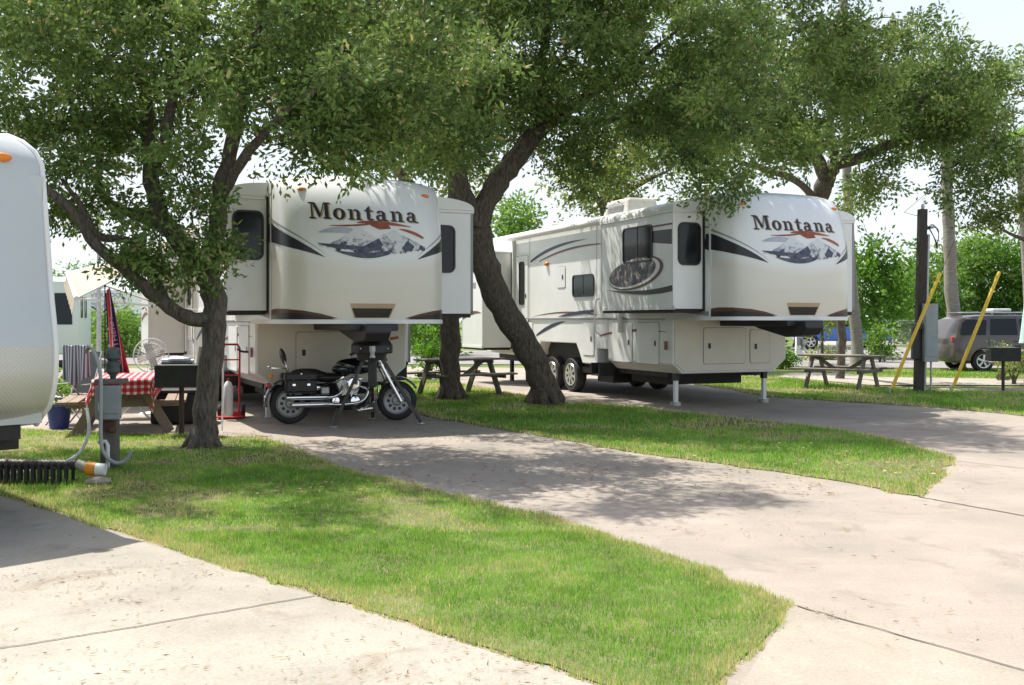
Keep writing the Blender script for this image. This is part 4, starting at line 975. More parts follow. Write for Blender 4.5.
tb3 = copy_tree(tb2); tb3.location = (7.75, 23.5, .02); tb3.rotation_euler = (0,0,R(-40)); tag(tb3, 'grey picnic table on the grass left of the utility pole', 'picnic table')
tb4 = copy_tree(tb2); tb4.location = (29.2, 74, .01); tb4.rotation_euler = (0,0,R(20)); tag(tb4, 'tiny distant picnic table on the bright lot before the fence', 'picnic table')
tb5 = copy_tree(tb2); tb5.location = (13.85, 27.0, .02); tb5.rotation_euler = (0,0,R(60)); tag(tb5, 'picnic table cut by the right edge of the photo, before the van', 'picnic table')
# checkered cloth
def gingham():
    m = bpy.data.materials.new('gingham_cloth'); m.use_nodes = True; nt = m.node_tree; N = nt.nodes; L = nt.links; b = N['Principled BSDF']; b.inputs['Roughness'].default_value = .85
    uv = N.new('ShaderNodeAttribute'); uv.attribute_name = 'cloth'; sp = N.new('ShaderNodeSeparateXYZ'); L.new(uv.outputs['Vector'], sp.inputs[0]); hs = []
    for i in (0, 1):
        a = N.new('ShaderNodeMath'); a.operation = 'MULTIPLY'; a.inputs[1].default_value = 11; L.new(sp.outputs[i], a.inputs[0])
        f = N.new('ShaderNodeMath'); f.operation = 'FRACT'; L.new(a.outputs[0], f.inputs[0]); g = N.new('ShaderNodeMath'); g.operation = 'GREATER_THAN'; g.inputs[1].default_value = .42; L.new(f.outputs[0], g.inputs[0]); hs.append(g)
    ad = N.new('ShaderNodeMath'); L.new(hs[0].outputs[0], ad.inputs[0]); L.new(hs[1].outputs[0], ad.inputs[1]); hf = N.new('ShaderNodeMath'); hf.operation = 'MULTIPLY'; hf.inputs[1].default_value = .5; L.new(ad.outputs[0], hf.inputs[0])
    r = N.new('ShaderNodeValToRGB'); L.new(hf.outputs[0], r.inputs[0]); e = r.color_ramp.elements; r.color_ramp.interpolation = 'CONSTANT'; e[0].color = (.80,.76,.74,1); e[1].position = .4; e[1].color = (.62,.10,.12,1); q = e.new(.8); q.color = (.45,.015,.03,1)
    L.new(r.outputs[0], b.inputs['Base Color']); return m
b = MB(); nu, nv = 70, 44; CW, CH = 2.3, 1.30
def cloth(u, v):
    x = (u-.5)*CW; y = (v-.5)*CH; hx, hy = .93, .375
    ox = max(0, abs(x)-hx); oy = max(0, abs(y)-hy); drop = ox+oy; sx = 1 if x > 0 else -1; sy = 1 if y > 0 else -1
    wv = .035*math.sin(x*17+1)*min(1, oy*6)+.03*math.sin(y*15)*min(1, ox*8)
    return (sx*(min(abs(x), hx)+(.012+.06*drop if ox > 0 else 0))+(wv if ox else 0), sy*(min(abs(y), hy)+(.012+.12*oy if oy > 0 else 0))+(wv if oy else 0), .772-drop*.97+.004*math.sin(x*9)*math.sin(y*11))
b.grid(cloth, nu, nv); tc = b.build('tablecloth', gingham(), None, smooth='full', solid=.004, loc=(-5.67, 14.72, .01)); tc.rotation_euler = (0,0,R(107))
at_ = tc.data.attributes.new('cloth', 'FLOAT_VECTOR', 'POINT')
for i, v in enumerate(tc.data.vertices): at_.data[i].vector = (((i % (nu+1))/nu)*CW, ((i//(nu+1))/nv)*CH, 0)
tag(tc, 'red and white checkered tablecloth draped over the left picnic table', 'tablecloth')

# ================================================================ utility pedestal and hoses
T = empty('utility_pedestal', (-4.34,10.8,0), R(8), 'weathered wooden hookup post with a grey outlet box, left of the nearest oak', 'utility post')
MB().box((0,0,.44), (.17,.14,.92)).build('post', mat('post_wood', (.12,.105,.09), .9, col2=(.22,.2,.17), scale=5, stretch=(12,12,1.2), bump=.5), T, bevel=.008)
bx = MB().box((.01,-.115,.72), (.25,.10,.36)).build('outlet_box', M_grey, T, bevel=.008)
MB().box((.01,-.17,.74), (.21,.012,.27)).build('cover', M_grey, bx, bevel=.004); MB().box((-.06,-.18,.68), (.035,.012,.08)).build('latch', M_trimw, bx)
MB().box((.015,0,.94), (.30,.25,.05)).build('cap', M_woodg, T, bevel=.01)
MB().lathe([(.03,.96),(.035,1.0),(.075,1.04),(.07,1.14),(.05,1.16),(.08,1.19),(.07,1.27),(.03,1.31)], (.03,0,0), n=14).build('meter', mat('dark_grey_green', (.08,.095,.09), .6, var=.3, scale=12), T, smooth=True)
MB().box((.02,-.09,.46), (.11,.06,.10)).ell((.05,-.12,.43), (.05,.03,.04)).build('outlet', mat('rusty_iron', (.10,.045,.03), .8, var=.4), T, bevel=.01)
MB().path([(.0,-.10,0),(.0,-.10,.26),(-.02,-.10,.30),(-.10,-.10,.30)], .022, 8).build('water_pipe', M_trimw, T, smooth=True)
o = MB().path(smoothpts(P_((86,352,10.9),(91,347,10.8),(98,362,10.65),(101,385,10.6),(101,440,10.6),(106,456,10.6),(116,463,10.58),(126,460,10.6),(132,450,10.6)), 6), .021, 8).build('cable', mat('grey_hose', (.42,.43,.42), .5), None, smooth=True); tag(o, 'thick pale grey cord looping down the front of the hookup post', 'cord')
o = MB().path(smoothpts([(-5.6,10.3,.04),(-5.15,10.15,.03),(-4.75,10.75,.10),(-4.62,10.9,.35),(-4.72,11.1,.62)], 6), .018, 8).build('garden_hose', M_trimw, None, smooth=True); tag(o, 'pale thin hose lying in the grass under the trailer nose at the left', 'hose')
T = empty('sewer_hose', (-4.6,9.75,0), R(4), 'black ribbed drain hose on a slatted support, on grass at the left edge', 'hose')
hb = MB(); pts = [(-1.2+i*.02, .02*math.sin(i*.1), .17-.0006*i) for i in range(78)]
hb.path([(p[0],p[1],p[2]+.06) for p in pts], [.055 if i % 2 else .043 for i in range(78)], 12).build('hose', mat('dark_hose', (.06,.045,.04), .5, var=.3), T, smooth='full')
for i in range(24):
    x = -1.15+i*.062; s = MB().box((x, -.10, .105), (.03,.012,.21)).box((x, .10, .105), (.03,.012,.21)).box((x+.03,0,.165), (.03,.20,.014), Matrix.Rotation(.5*(-1)**i, 3, 'Z')); s.build('support_slat', M_black, T)
cp = MB().path([(.34,.02,.19),(.44,.01,.15)], [.05,.055], 12).build('elbow', mat('clear_plastic', (.35,.33,.28), .3), T, smooth=True)
MB().path([(.44,.01,.15),(.53,.0,.14)], [.066,.066], 14).build('coupling', M_orange, T, smooth=True)
MB().path([(.53,.0,.14),(.62,0,.135)], [.062,.058], 14).build('end_cap', M_trimw, T, smooth=True)
o = MB().ell((-4.02,9.72,.03), (.13,.09,.05), 12, 8).build('stone', mat('pale_stone', (.34,.30,.25), .9, var=.2, bump=.5), None, smooth=True); tag(o, 'flat pale stone below the orange hose coupling', 'stone')

# ================================================================ flag
T = empty('flag', (-6.35,15.6,0), 0, 'drooping red flag with a blue star band and lettering on a thin pole', 'flag')
MB().tube((0,0,0),(0,0,2.12),.014,.009,8).ell((0,0,2.13),(.02,.02,.025)).build('pole', M_black, T, smooth=True)
def fm():
    m = bpy.data.materials.new('flag_cloth'); m.use_nodes = True; nt = m.node_tree; N = nt.nodes; L = nt.links; b = N['Principled BSDF']; b.inputs['Roughness'].default_value = .7
    a = N.new('ShaderNodeAttribute'); a.attribute_name = 'cloth'; sp = N.new('ShaderNodeSeparateXYZ'); L.new(a.outputs['Vector'], sp.inputs[0])
    def band(k1, k2, c, w0, w1):
        m1 = N.new('ShaderNodeMath'); m1.operation = 'MULTIPLY'; m1.inputs[1].default_value = k1; L.new(sp.outputs[0], m1.inputs[0])
        m2 = N.new('ShaderNodeMath'); m2.operation = 'MULTIPLY_ADD'; m2.inputs[1].default_value = k2; L.new(sp.outputs[1], m2.inputs[0]); L.new(m1.outputs[0], m2.inputs[2])
        s = N.new('ShaderNodeMath'); s.operation = 'ADD'; s.inputs[1].default_value = c; L.new(m2.outputs[0], s.inputs[0]); q = N.new('ShaderNodeMath'); q.operation = 'ABSOLUTE'; L.new(s.outputs[0], q.inputs[0])
        return [(lambda th: (lambda l: (L.new(q.outputs[0], l.inputs[0]), l)[1])((lambda n: (setattr(n, 'operation', 'LESS_THAN'), setattr(n.inputs[1], 'default_value', th), n)[2])(N.new('ShaderNodeMath'))))(t) for t in (w0, w1)]
    last = None; col = (.50,.015,.03,1)
    bands = [band(1, 0, 0, .10, .15), band(1.0, .62, -.92, .13, .18)]
    for bi in (1, 0):
        for j in (1, 0):
            bd = bands[bi][j]; mx = N.new('ShaderNodeMix'); mx.data_type = 'RGBA'; L.new(bd.outputs[0], mx.inputs[0])
            if last is None: mx.inputs[6].default_value = col
            else: L.new(last, mx.inputs[6])
            mx.inputs[7].default_value = (.75,.72,.74,1) if j == 1 else (.02,.03,.16,1); last = mx.outputs[2]
    L.new(last, b.inputs['Base Color']); return m
def flag_pt(u, v):      # u across, v down
    w = .06+.34*v; x = u*w+.08*v*v; return (x+.01, .075*math.sin(u*9+v*2.5)*(.3+v), 2.02-1.45*v+.10*u*(1-v)-.12*math.sin(u*3.1)*v)
b = MB(); b.grid(flag_pt, 24, 40); fo = b.build('cloth', fm(), T, smooth='full', solid=.003, fix=False)
at_ = fo.data.attributes.new('cloth', 'FLOAT_VECTOR', 'POINT')
for i, v in enumerate(fo.data.vertices): at_.data[i].vector = ((i % 25)/24, (i//25)/40, 0)
vs, fs = text_polys('SOUTHERN', .13)
def onflag(p):   # lettering runs up the cloth
    v = .50-p.x/1.45; u = .66-p.y/.3*.6; q = Vector(flag_pt(max(0, min(1, u)), max(0, min(1, v)))); return q+Vector((0,-.012,0))
MB().add([onflag(p) for p in vs], fs).build('lettering', mat('flag_lettering', (.62,.45,.50), .7), T, fix=False)
star = [(.085*math.cos(R(90+36*i))*(1 if i % 2 == 0 else .4), .085*math.sin(R(90+36*i))*(1 if i % 2 == 0 else .4)) for i in range(10)]
for (u, v, k) in ((.42,.82,.8),(.16,.55,.45),(.12,.38,.35),(.62,.62,.0)):
    if k: c = Vector(flag_pt(u, v))+Vector((0,-.014,0)); MB().add([c+Vector((0,-.002,0))]+[c+Vector((x*k, 0, z*k)) for x, z in star], [(0, 1+i, 1+(i+1) % 10) for i in range(10)]).build('star', M_trimw, T, fix=False)

# ================================================================ grills
def grill(loc, rz, label, h=.98, w=.62):
    T = empty('charcoal_grill', loc, rz, label, 'grill', 'black charcoal grills on posts')
    MB().tube((0,0,-.02),(0,0,h-.3),.035,.035,12).build('post', mat('rust_post', (.05,.028,.02), .7, var=.3), T, smooth=True)
    b = MB(); x, y, z0, z1, t = w/2, .22, h-.30, h, .012
    b.bb(-x,x,-y,y,z0,z0+t).bb(-x,x,-y,-y+t,z0+t,z1).bb(-x,x,y-t,y,z0+t,z1).bb(-x,-x+t,-y+t,y-t,z0+t,z1).bb(x-t,x,-y+t,y-t,z0+t,z1+.05); b.build('firebox', M_under, T)
    g = MB()
    for i in range(14): g.tube((-x+.03+i*(w-.06)/13,-y+.0,z1+.008),(-x+.03+i*(w-.06)/13,y,z1+.008),.005,.005,5)
    g.tube((-x+.05,-y-.0,z1+.008),(x-.05,-y,z1+.008),.006,.006,5); g.build('grate', M_steel, T); MB().path([(-x-.0,-.1,h-.05),(-x-.09,-.1,h-.05),(-x-.09,.1,h-.05),(-x,.1,h-.05)],.01,6).build('handle', M_steel, T)
    return T
g1 = grill((-4.56,13.8,0), R(6), 'black charcoal grill on a rusty post, just left of the nearest oak trunk')
g2 = copy_tree(g1); g2.location = (11.0,22.4,0); g2.rotation_euler = (0,0,R(-10)); tag(g2, 'black charcoal grill on a thin post on the grass at the right, before the van', 'grill')
o = MB().path([(-.22,0,.02),(.2,.02,.02)], [.05,.04], 8).ell((.0,.02,.05),(.18,.09,.05)).build('grill_tray', M_alu, None, smooth=True, loc=(-4.60,13.8,1.0)); tag(o, 'silver foil tray of food lying on the grill beside the oak', 'tray')

# ================================================================ fan, camp table, box, chair, bucket, hand truck
T = empty('pedestal_fan', (-6.1,16.9,0), R(10), 'round white wire-caged fan standing behind the camp table', 'fan')
cage = MB()
for s in (-.06, .06):
    for r in (.08,.15,.21): cage.ring((0,s*(1-r),1.0), r, .004, 'y', 24, 5)
cage.ring((0,0,1.0), .285, .012, 'y', 30, 6)
for k in range(28):
    a = 2*math.pi*k/28; cage.path([(.04*math.cos(a),-.07,1+.04*math.sin(a)),(.2*math.cos(a),-.05,1+.2*math.sin(a)),(.28*math.cos(a),0,1+.28*math.sin(a))], .004, 4)
cage.build('cage', M_trimw, T); bl = MB()
for k in range(4):
    a = k*math.pi/2+.3; m = Matrix.Rotation(-a, 3, 'Y'); bl.box(m @ Vector((.13,0,0))+Vector((0,0,1)), (.2,.012,.13), m @ Matrix.Rotation(.4, 3, 'X'))
bl.build('blade', mat('fan_blade', (.45,.42,.36), .5), T); MB().lathe([(.05,-.02),(.07,.02),(.06,.16)], (0,0,1.0), 'y').build('motor', M_trimw, T, smooth=True)
MB().tube((0,.06,.03),(0,.06,.95),.018).lathe([(.2,0),(.19,.03),(.03,.05)], (0,.06,0)).build('stand', M_trimw, T, smooth=True)
T = empty('camp_table', (-6.15,16.3,0), R(6), 'low dark folding camp table standing before the white fan', 'folding table')
MB().bb(-.42,.42,-.25,.25,.66,.69).build('tabletop', M_black, T, bevel=.008)
for s in (-1, 1): MB().beam((-.3,s*.2,0),(.3,s*.2,.66),.03,.03).beam((.3,s*.22,0),(-.3,s*.22,.66),.03,.03).build('leg', M_alu, T)
T = empty('storage_box', (-5.15,15.6,0), R(8), 'black lidded storage box on the pad left of the nearest oak trunk', 'box')
MB().box((0,0,.24), (.85,.5,.46)).build('box', M_black, T, bevel=.03); MB().box((0,0,.50), (.90,.55,.06)).build('lid', M_black, T, bevel=.02)
T = empty('lawn_chair', (-6.72,15.3,0), R(-35), 'dark folding lawn chair with a towel, at the left beside the trailer nose', 'chair')
for s in (-1, 1): MB().path([(s*.27,.32,0),(s*.27,-.18,.62),(s*.27,.18,.62)], .014, 6).path([(s*.27,-.28,0),(s*.27,.14,.45),(s*.27,.32,1.12)], .014, 6).build('side_frame', M_alu, T, smooth=True)
MB().grid(lambda u, v: (-.26+.52*u, -.22+.4*v, .42-.05*math.sin(math.pi*v)), 6, 6).build('seat', mat('chair_fabric', (.03,.04,.04), .8), T, solid=.01); MB().grid(lambda u, v: (-.26+.52*u, .16+.16*v, .45+.66*v), 6, 6).build('backrest', mat('chair_fabric', (.03,.04,.04), .8), T, solid=.01)
def stripe_m():
    m = bpy.data.materials.new('striped_towel'); m.use_nodes = True; nt = m.node_tree; N = nt.nodes; L = nt.links; b = N['Principled BSDF']; b.inputs['Roughness'].default_value = .9
    tc = N.new('ShaderNodeTexCoord'); wv = N.new('ShaderNodeTexWave'); wv.inputs['Scale'].default_value = 7; L.new(tc.outputs['Object'], wv.inputs[0]); r = N.new('ShaderNodeValToRGB'); L.new(wv.outputs['Fac'], r.inputs[0]); r.color_ramp.interpolation = 'CONSTANT'
    e = r.color_ramp.elements; e[0].color = (.10,.13,.24,1); e[1].position = .5; e[1].color = (.55,.56,.58,1); L.new(r.outputs[0], b.inputs['Base Color']); return m
o = MB().grid(lambda u, v: (-.2+.4*u, .05*math.sin(u*14)*v+.03, 1.17-(.62-.25*abs(u-.4))*v), 20, 10).build('towel', stripe_m(), None, smooth='full', solid=.01, loc=(-6.62,15.15,.05)); tag(o, 'blue and grey striped towel hanging over the folding lawn chair', 'towel')
T = empty('bucket', (-6.68,14.75,0), 0, 'dark blue bucket beside the bench end of the left picnic table', 'bucket')
MB().lathe([(.13,0),(.17,.32),(.18,.34),(.165,.34),(.125,.02)], (0,0,0), n=28).build('body', M_blue, T, smooth=True); MB().ring((0,0,.30), .19, .006, 'y', 20, 5, 0, 180, Matrix.Rotation(.4, 3, 'X')).build('handle', M_steel, T)
T = empty('hand_truck', (-4.58,16.3,0), R(10), 'red upright hand truck on the pad behind the nearest oak trunk', 'hand truck')
b = MB()
for s in (-1, 1): b.tube((s*.13,0,.05),(s*.13,.06,1.15),.018)
b.path([(-.13,.06,1.13),(-.1,.06,1.2),(.1,.06,1.2),(.13,.06,1.13)], .018)
for z in (.25,.45,.7,.95): b.tube((-.13,.02+z*.04,z),(.13,.02+z*.04,z),.012)
b.build('frame', M_red, T, smooth=True); MB().box((0,-.12,.035), (.42,.26,.02)).box((0,.02,.06), (.40,.06,.10)).build('toe_plate', M_red, T, bevel=.005)
for s in (-1, 1): wheel(T, (s*.19,.08,.11), .11, .05, 'x', 'wheel', 0, M_red, s)
MB().path(smoothpts([(.1,.06,1.12),(.2,.02,1.08),(.36,-.02,1.10),(.38,-.02,1.22),(.33,-.02,1.42)], 4), .018, 8).build('handle', M_black, T, smooth=True)
T = empty('gas_cylinder', (-4.52,15.93,.05), 0, 'slim white gas bottle strapped on the red hand truck', 'gas bottle')
MB().lathe([(.06,.02),(.075,.05),(.075,.48),(.05,.55),(.02,.58)], (0,0,0), n=18).build('body', M_trimw, T, smooth=True); MB().lathe([(.02,.57),(.022,.62)], (0,0,0), n=10).build('valve', M_red, T)
T = empty('cleaning_brush', (-4.14,14.28,0), 0, 'light blue brush on a long pole leaning at the left trailer slide-out', 'brush')
MB().tube((0,.0,.02),(.02,.05,2.2),.012).build('pole', M_trimw, T, smooth=True); MB().box((.015,-.01,1.80), (.07,.06,.30)).build('head', M_sky, T, bevel=.01)

# king-pin tripod
T = empty('stabilizer_tripod', (-2.1,15.0,0), 0, 'dark tripod stand propping the hitch above the motorcycle', 'tripod')
ap = Vector((0,0,1.18))
for fx, fy in ((-.56,-.10),(.70,.36),(-.15,1.15)):
    l = MB(); f = Vector((fx, fy, .03)); l.beam(ap+Vector((fx*.12,fy*.12,-.05)), f, .045, .045); l.build('leg', mat('tripod_steel', (.05,.045,.04), .55, var=.3), T); 
    MB().beam(f+(ap-f)*.22, f, .032, .032).lathe([(.06,-.005),(.06,.01)], f-Vector((0,0,.02))).build('foot', M_steel, T)
MB().box((0,0,1.05), (.34,.30,.10), taper=1.25).lathe([(.30,1.10),(.31,1.12),(.31,1.22),(.26,1.30),(.16,1.34)], (0,0,0)).box((0,.05,.80), (.12,.12,.42)).build('head', M_black, T, bevel=.01)
MB().box((.34,-.05,1.33), (.13,.03,.045), Matrix.Rotation(-.2, 3, 'Y')).build('reflector', M_redsky, T)
for x in (-.12,.28): MB().ell((x,-.32,1.18), (.012,.012,.012)).build('bolt', M_chrome, T)

# ================================================================ right-hand utility pole, guy covers
T = empty('utility_pole', (9.02,22.2,0), 0, 'short dark square utility pole carrying a tall grey electrical panel', 'utility pole')
MB().box((.045,0,2.02), (.17,.17,4.08), Matrix.Rotation(.024, 3, 'Y')).build('post', mat('creosote_wood', (.035,.028,.024), .9, col2=(.08,.07,.06), scale=5, stretch=(12,12,.8), bump=.5), T, bevel=.01)
MB().tube((.13,-.02,.0),(.22,-.02,3.5),.03).build('conduit', M_steel, T, smooth=True); MB().tube((.24,-.10,0),(.24,-.10,.72),.022).build('conduit', M_steel, T, smooth=True)
bx = MB().box((.19,-.17,1.32), (.30,.16,1.28)).build('panel_box', M_grey, T, bevel=.01); MB().box((.19,-.26,1.25), (.25,.012,.9)).build('cover', M_grey, bx, bevel=.004)
MB().lathe([(.09,0),(.09,.1),(.07,.14)], (-.08,-.1,1.45), 'y', m=Matrix.Rotation(R(180), 3, 'Z')).box((-.08,-.06,1.13), (.18,.12,.78)).build('meter', M_black, T, bevel=.008)
wr = MB()
for k in range(5): wr.path(smoothpts([(.13,-.06,3.75),(.25+.03*k,-.1,3.55-.06*k),(.36,-.1,3.30-.03*k),(.42,-.08,3.5),(.30+.02*k,-.05,3.72-.02*k),(.15,-.05,3.60)], 4), .008, 5)
wr.build('wire_loop', M_black, T); MB().lathe([(.03,0),(.045,.06),(.02,.12)], (.10,0,4.06), n=10).build('insulator', M_steel, T, smooth=True)
wp = (12.5,22.4)
T = empty('power_pole', (wp[0],wp[1],0), 0, 'tall power pole just outside the right edge holding both guy wires', 'utility pole'); MB().tube((0,0,0),(0,0,11),.16,.11,14).build('post', M_palm, T, smooth=True)
for (fx, fy, tz, lab, ln) in ((889.5,394,9.6,'long yellow guy-wire cover crossing in front of the utility pole',.0),(951,392,6.6,'long yellow guy-wire cover leaning right, in front of the van',.0)):
    D = 1600/(fy-320); X = (fx-512)/1000*D; T = empty('guy_wire', (X,D,0), 0, lab, 'guy wire', 'yellow covered guy wires'); tgt = Vector((wp[0]-X, wp[1]-D, tz)); u = tgt.normalized()
    MB().tube((0,0,-.05), tgt, .006, .006, 6).build('wire', M_black, T); MB().path([u*.12, u*.2, u*2.85, u*2.9], [.03,.038,.038,.02], 12).build('cover', M_yellow, T, smooth=True)
    MB().lathe([(.03,-.03),(.03,.12),(.015,.16)], (0,0,0), n=10).build('anchor', M_steel, T)
o = MB().path([(9.12,22.2,4.0),(9.5,23.5,4.05),(10.2,26.,4.4),(13.9,32.,6.2)], .007, 5).build('overhead_wire', M_black, None); tag(o, 'thin black wire running from the short pole top to the palm trunk', 'wire')

# ================================================================ hookup post, fence
T = empty('hookup_post', (10.9,38,0), 0, 'pale hookup post with small labels beside the blue pickup', 'utility post'); MB().box((0,0,.55), (.26,.2,1.1), taper=.9).build('post', M_trimw, T, bevel=.02); MB().box((0,-.11,.78), (.2,.02,.3)).build('outlet_panel', M_greyv, T, bevel=.01)
def chain_m():
    m = bpy.data.materials.new('chain_link'); m.use_nodes = True; nt = m.node_tree; N = nt.nodes; L = nt.links; b = N['Principled BSDF']; b.inputs['Base Color'].default_value = (.35,.37,.36,1); b.inputs['Metallic'].default_value = .4
    tc = N.new('ShaderNodeTexCoord'); fs_ = []
    for a in (45, -45):
        mp = N.new('ShaderNodeMapping'); mp.inputs['Rotation'].default_value = (0, R(a), 0); L.new(tc.outputs['Object'], mp.inputs[0]); wv = N.new('ShaderNodeTexWave'); wv.inputs['Scale'].default_value = 5; L.new(mp.outputs[0], wv.inputs[0])
        g = N.new('ShaderNodeMath'); g.operation = 'GREATER_THAN'; g.inputs[1].default_value = .93; L.new(wv.outputs['Fac'], g.inputs[0]); fs_.append(g)
    mx = N.new('ShaderNodeMath'); mx.operation = 'MAXIMUM'; L.new(fs_[0].outputs[0], mx.inputs[0]); L.new(fs_[1].outputs[0], mx.inputs[1]); L.new(mx.outputs[0], b.inputs['Alpha']); return m
T = empty('chain_link_fence', (20,61.5,0), R(2), 'grey chain-link fence along the far side of the park before the trees', 'fence')
MB().add([(0,0,0),(36,0,0),(36,0,1.55),(0,0,1.55)], [(0,1,2,3)]).build('mesh_panel', chain_m(), T); MB().tube((0,0,1.57),(36,0,1.57),.035).build('top_rail', M_steel, T, smooth=True)
for i in range(13): MB().tube((i*3,0.05,0),(i*3,0.05,1.62),.04).build('post', M_steel, T, smooth=True)
T = empty('folded_umbrella', (13.42,26.0,0), 0, 'pale teal folded patio umbrella at the right edge in front of the van', 'umbrella')
MB().tube((0,0,0),(0,0,2.5),.02).build('pole', M_trimw, T); MB().lathe([(.22,1.0),(.20,1.1),(.10,2.0),(.03,2.45)], (0,0,0), n=12).build('canopy', mat('teal_canvas', (.45,.62,.60), .8, var=.1), T)

T = empty('light_pole', (-12.6,30.5,0), 0, 'thin grey lamp pole rising behind the awning at the left', 'lamp post')
MB().tube((0,0,0),(0,0,5.7),.075,.05,12).build('pole', M_steel, T, smooth=True); MB().box((.25,0,5.75), (.6,.16,.09)).build('lamp_head', M_greyv, T, bevel=.02)
# ================================================================ left-edge travel trailer
th = R(44)
T = empty('travel_trailer', (-3.65-1.22*math.cos(th), 7.9-1.22*math.sin(th), 0), th, 'silver-grey travel trailer nose with diamond plate, cut by the left edge', 'camper trailer')
fr = [(-.2,.75),(-.06,.84),(.08,.91),(.15,.98),(.205,1.08),(.235,1.18),(.242,1.30),(.24,1.40),(.20,1.58),(.15,1.76),(.04,2.31),(-.04,2.71),(-.07,2.85),(-.12,2.95),(-.20,3.035),(-.32,3.09),(-.5,3.11)]
def narrow(z): return 1-.17*max(0, (z-2.82)/.29)**2.2
def cap_xy(x, b):     # slight crown across the width, rounded corners
    a = min(1, abs(x)/1.22); return (x, -b+.10*a**6+.03*a*a)
def front_strip(i0, i1, name, m, par):
    xs_ = [math.sin(math.pi/2*(k/20-1)) for k in range(41)]; pr = smoothpts([(0, -b, z) for b, z in fr[i0:i1]], 4)
    vs = []; 
    for p in pr:
        for x in xs_: c = cap_xy(x*1.22, -p.y); vs.append((c[0]*narrow(p.z), c[1], p.z))
    n = len(xs_); fs = [(j*n+k, j*n+k+1, (j+1)*n+k+1, (j+1)*n+k) for j in range(len(pr)-1) for k in range(n-1)]
    return MB().add(vs, fs).build(name, m, par, smooth='full')
def plate_m():
    m = bpy.data.materials.new('diamond_plate'); m.use_nodes = True; nt = m.node_tree; N = nt.nodes; L = nt.links; b = N['Principled BSDF']; b.inputs['Base Color'].default_value = (.60,.58,.54,1); b.inputs['Metallic'].default_value = .45; b.inputs['Roughness'].default_value = .5
    tc = N.new('ShaderNodeTexCoord'); hs = []
    for a in (45, -45):
        mp = N.new('ShaderNodeMapping'); mp.inputs['Rotation'].default_value = (0, R(a), 0); L.new(tc.outputs['Object'], mp.inputs[0]); wv = N.new('ShaderNodeTexWave'); wv.inputs['Scale'].default_value = 13; L.new(mp.outputs[0], wv.inputs[0]); hs.append(wv)
    mu = N.new('ShaderNodeMath'); mu.operation = 'MULTIPLY'; L.new(hs[0].outputs['Fac'], mu.inputs[0]); L.new(hs[1].outputs['Fac'], mu.inputs[1]); bp = N.new('ShaderNodeBump'); bp.inputs['Strength'].default_value = .6; bp.inputs['Distance'].default_value = .004
    L.new(mu.outputs[0], bp.inputs['Height']); L.new(bp.outputs[0], b.inputs['Normal']); return m
M_silver = mat('silver_gelcoat', (.50,.53,.54), .35, coat=.3, var=.03, scale=1)
cap2 = front_strip(7, 17, 'front_cap', M_silver, T); dp = front_strip(0, 8, 'diamond_plate', plate_m(), T)
zz = [.78,2.8,2.87,2.93,2.98,3.02,3.06,3.09]; body = MB().prism([(-1.2*narrow(z), z) for z in zz]+[(1.2*narrow(z), z) for z in zz[::-1]], .56, 6.6, 'y').prism([(-1.2,.78),(-1.2,2.75),(1.2,2.75),(1.2,.78)], .12, .57, 'y').build('body', M_silver, T)
for s in (-1, 1): MB().path([(s*1.225*narrow(z), .125-b, z) for b, z in fr], .022, 8).build('edge_trim', M_trimw, T, smooth=True)
MB().bb(-1.1,1.1,.35,6.3,.56,.77).bb(-1.05,1.05,.15,.5,.66,.80).build('underbelly', M_under, T)
for x in (.9,-.9): MB().ell((x, cap_xy(x,-.06)[1]-.01, 2.86), (.065,.03,.035)).build('marker_light', M_amber, T, smooth=True)
for y in (3.0, 3.9):
    for s in (-1, 1): wheel(T, (s*1.05,y,.35), .35, .2, 'x', 'wheel', 6, M_alu, s)

# ================================================================ motorcycle (x forward, -y towards the camera)
hub_r = (-3.42,15.42); hub_f = (-1.83,15.98); rz = math.atan2(hub_f[1]-hub_r[1], hub_f[0]-hub_r[0])
T = empty('motorcycle', (hub_r[0],hub_r[1],0), rz, 'black and chrome cruiser motorcycle with saddlebags under the left trailer nose', 'motorcycle'); T.rotation_euler = (R(-3), 0, rz)
M_dkblue = mat('midnight_blue_paint', (.006,.009,.018), .12, coat=1)
M_leather = mat('black_leather', (.012,.011,.011), .42, bump=.2, bscale=80)
def disc_wheel(c, r, w, steer=0):
    m = Matrix.Rotation(steer, 3, 'Z'); o = MB()
    o.lathe([(r*.70,-w*.42),(r*.80,-w*.5),(r*.93,-w*.42),(r*.985,-w*.25),(r,0),(r*.985,w*.25),(r*.93,w*.42),(r*.80,w*.5),(r*.70,w*.42)], c, 'y', 40, m, True); ty = o.build('wheel', M_rubber, T, smooth=True)
    for s in (-1, 1): MB().lathe([(r*.715,s*w*.40),(r*.68,s*w*.47),(r*.64,s*w*.36),(r*.60,s*w*.30),(r*.25,s*w*.36),(r*.20,s*w*.62),(r*.001,s*w*.66)], c, 'y', 32, m, None).build('rim', mat('grey_alloy', (.30,.31,.30), .35, metal=.3), ty, smooth=True)
    hs = MB()
    for k in range(10): a = k*math.pi/5; hs.add([m @ Vector(((r*.42+.028*math.cos(q))*math.cos(a)-.028*math.sin(q)*math.sin(a), -w*.345, (r*.42+.028*math.cos(q))*math.sin(a)+.028*math.sin(q)*math.cos(a)))+Vector(c) for q in [j*math.pi/4 for j in range(8)]], [tuple(range(8))])
    hs.build('vent_holes', M_black, ty); MB().ring(c, r*.45, .006, 'y', 24, 6, m=m).build('brake_rotor', M_chrome, ty)
    return ty
disc_wheel((0,0,.315), .315, .14); disc_wheel((1.68,0,.315), .315, .13, R(-12))
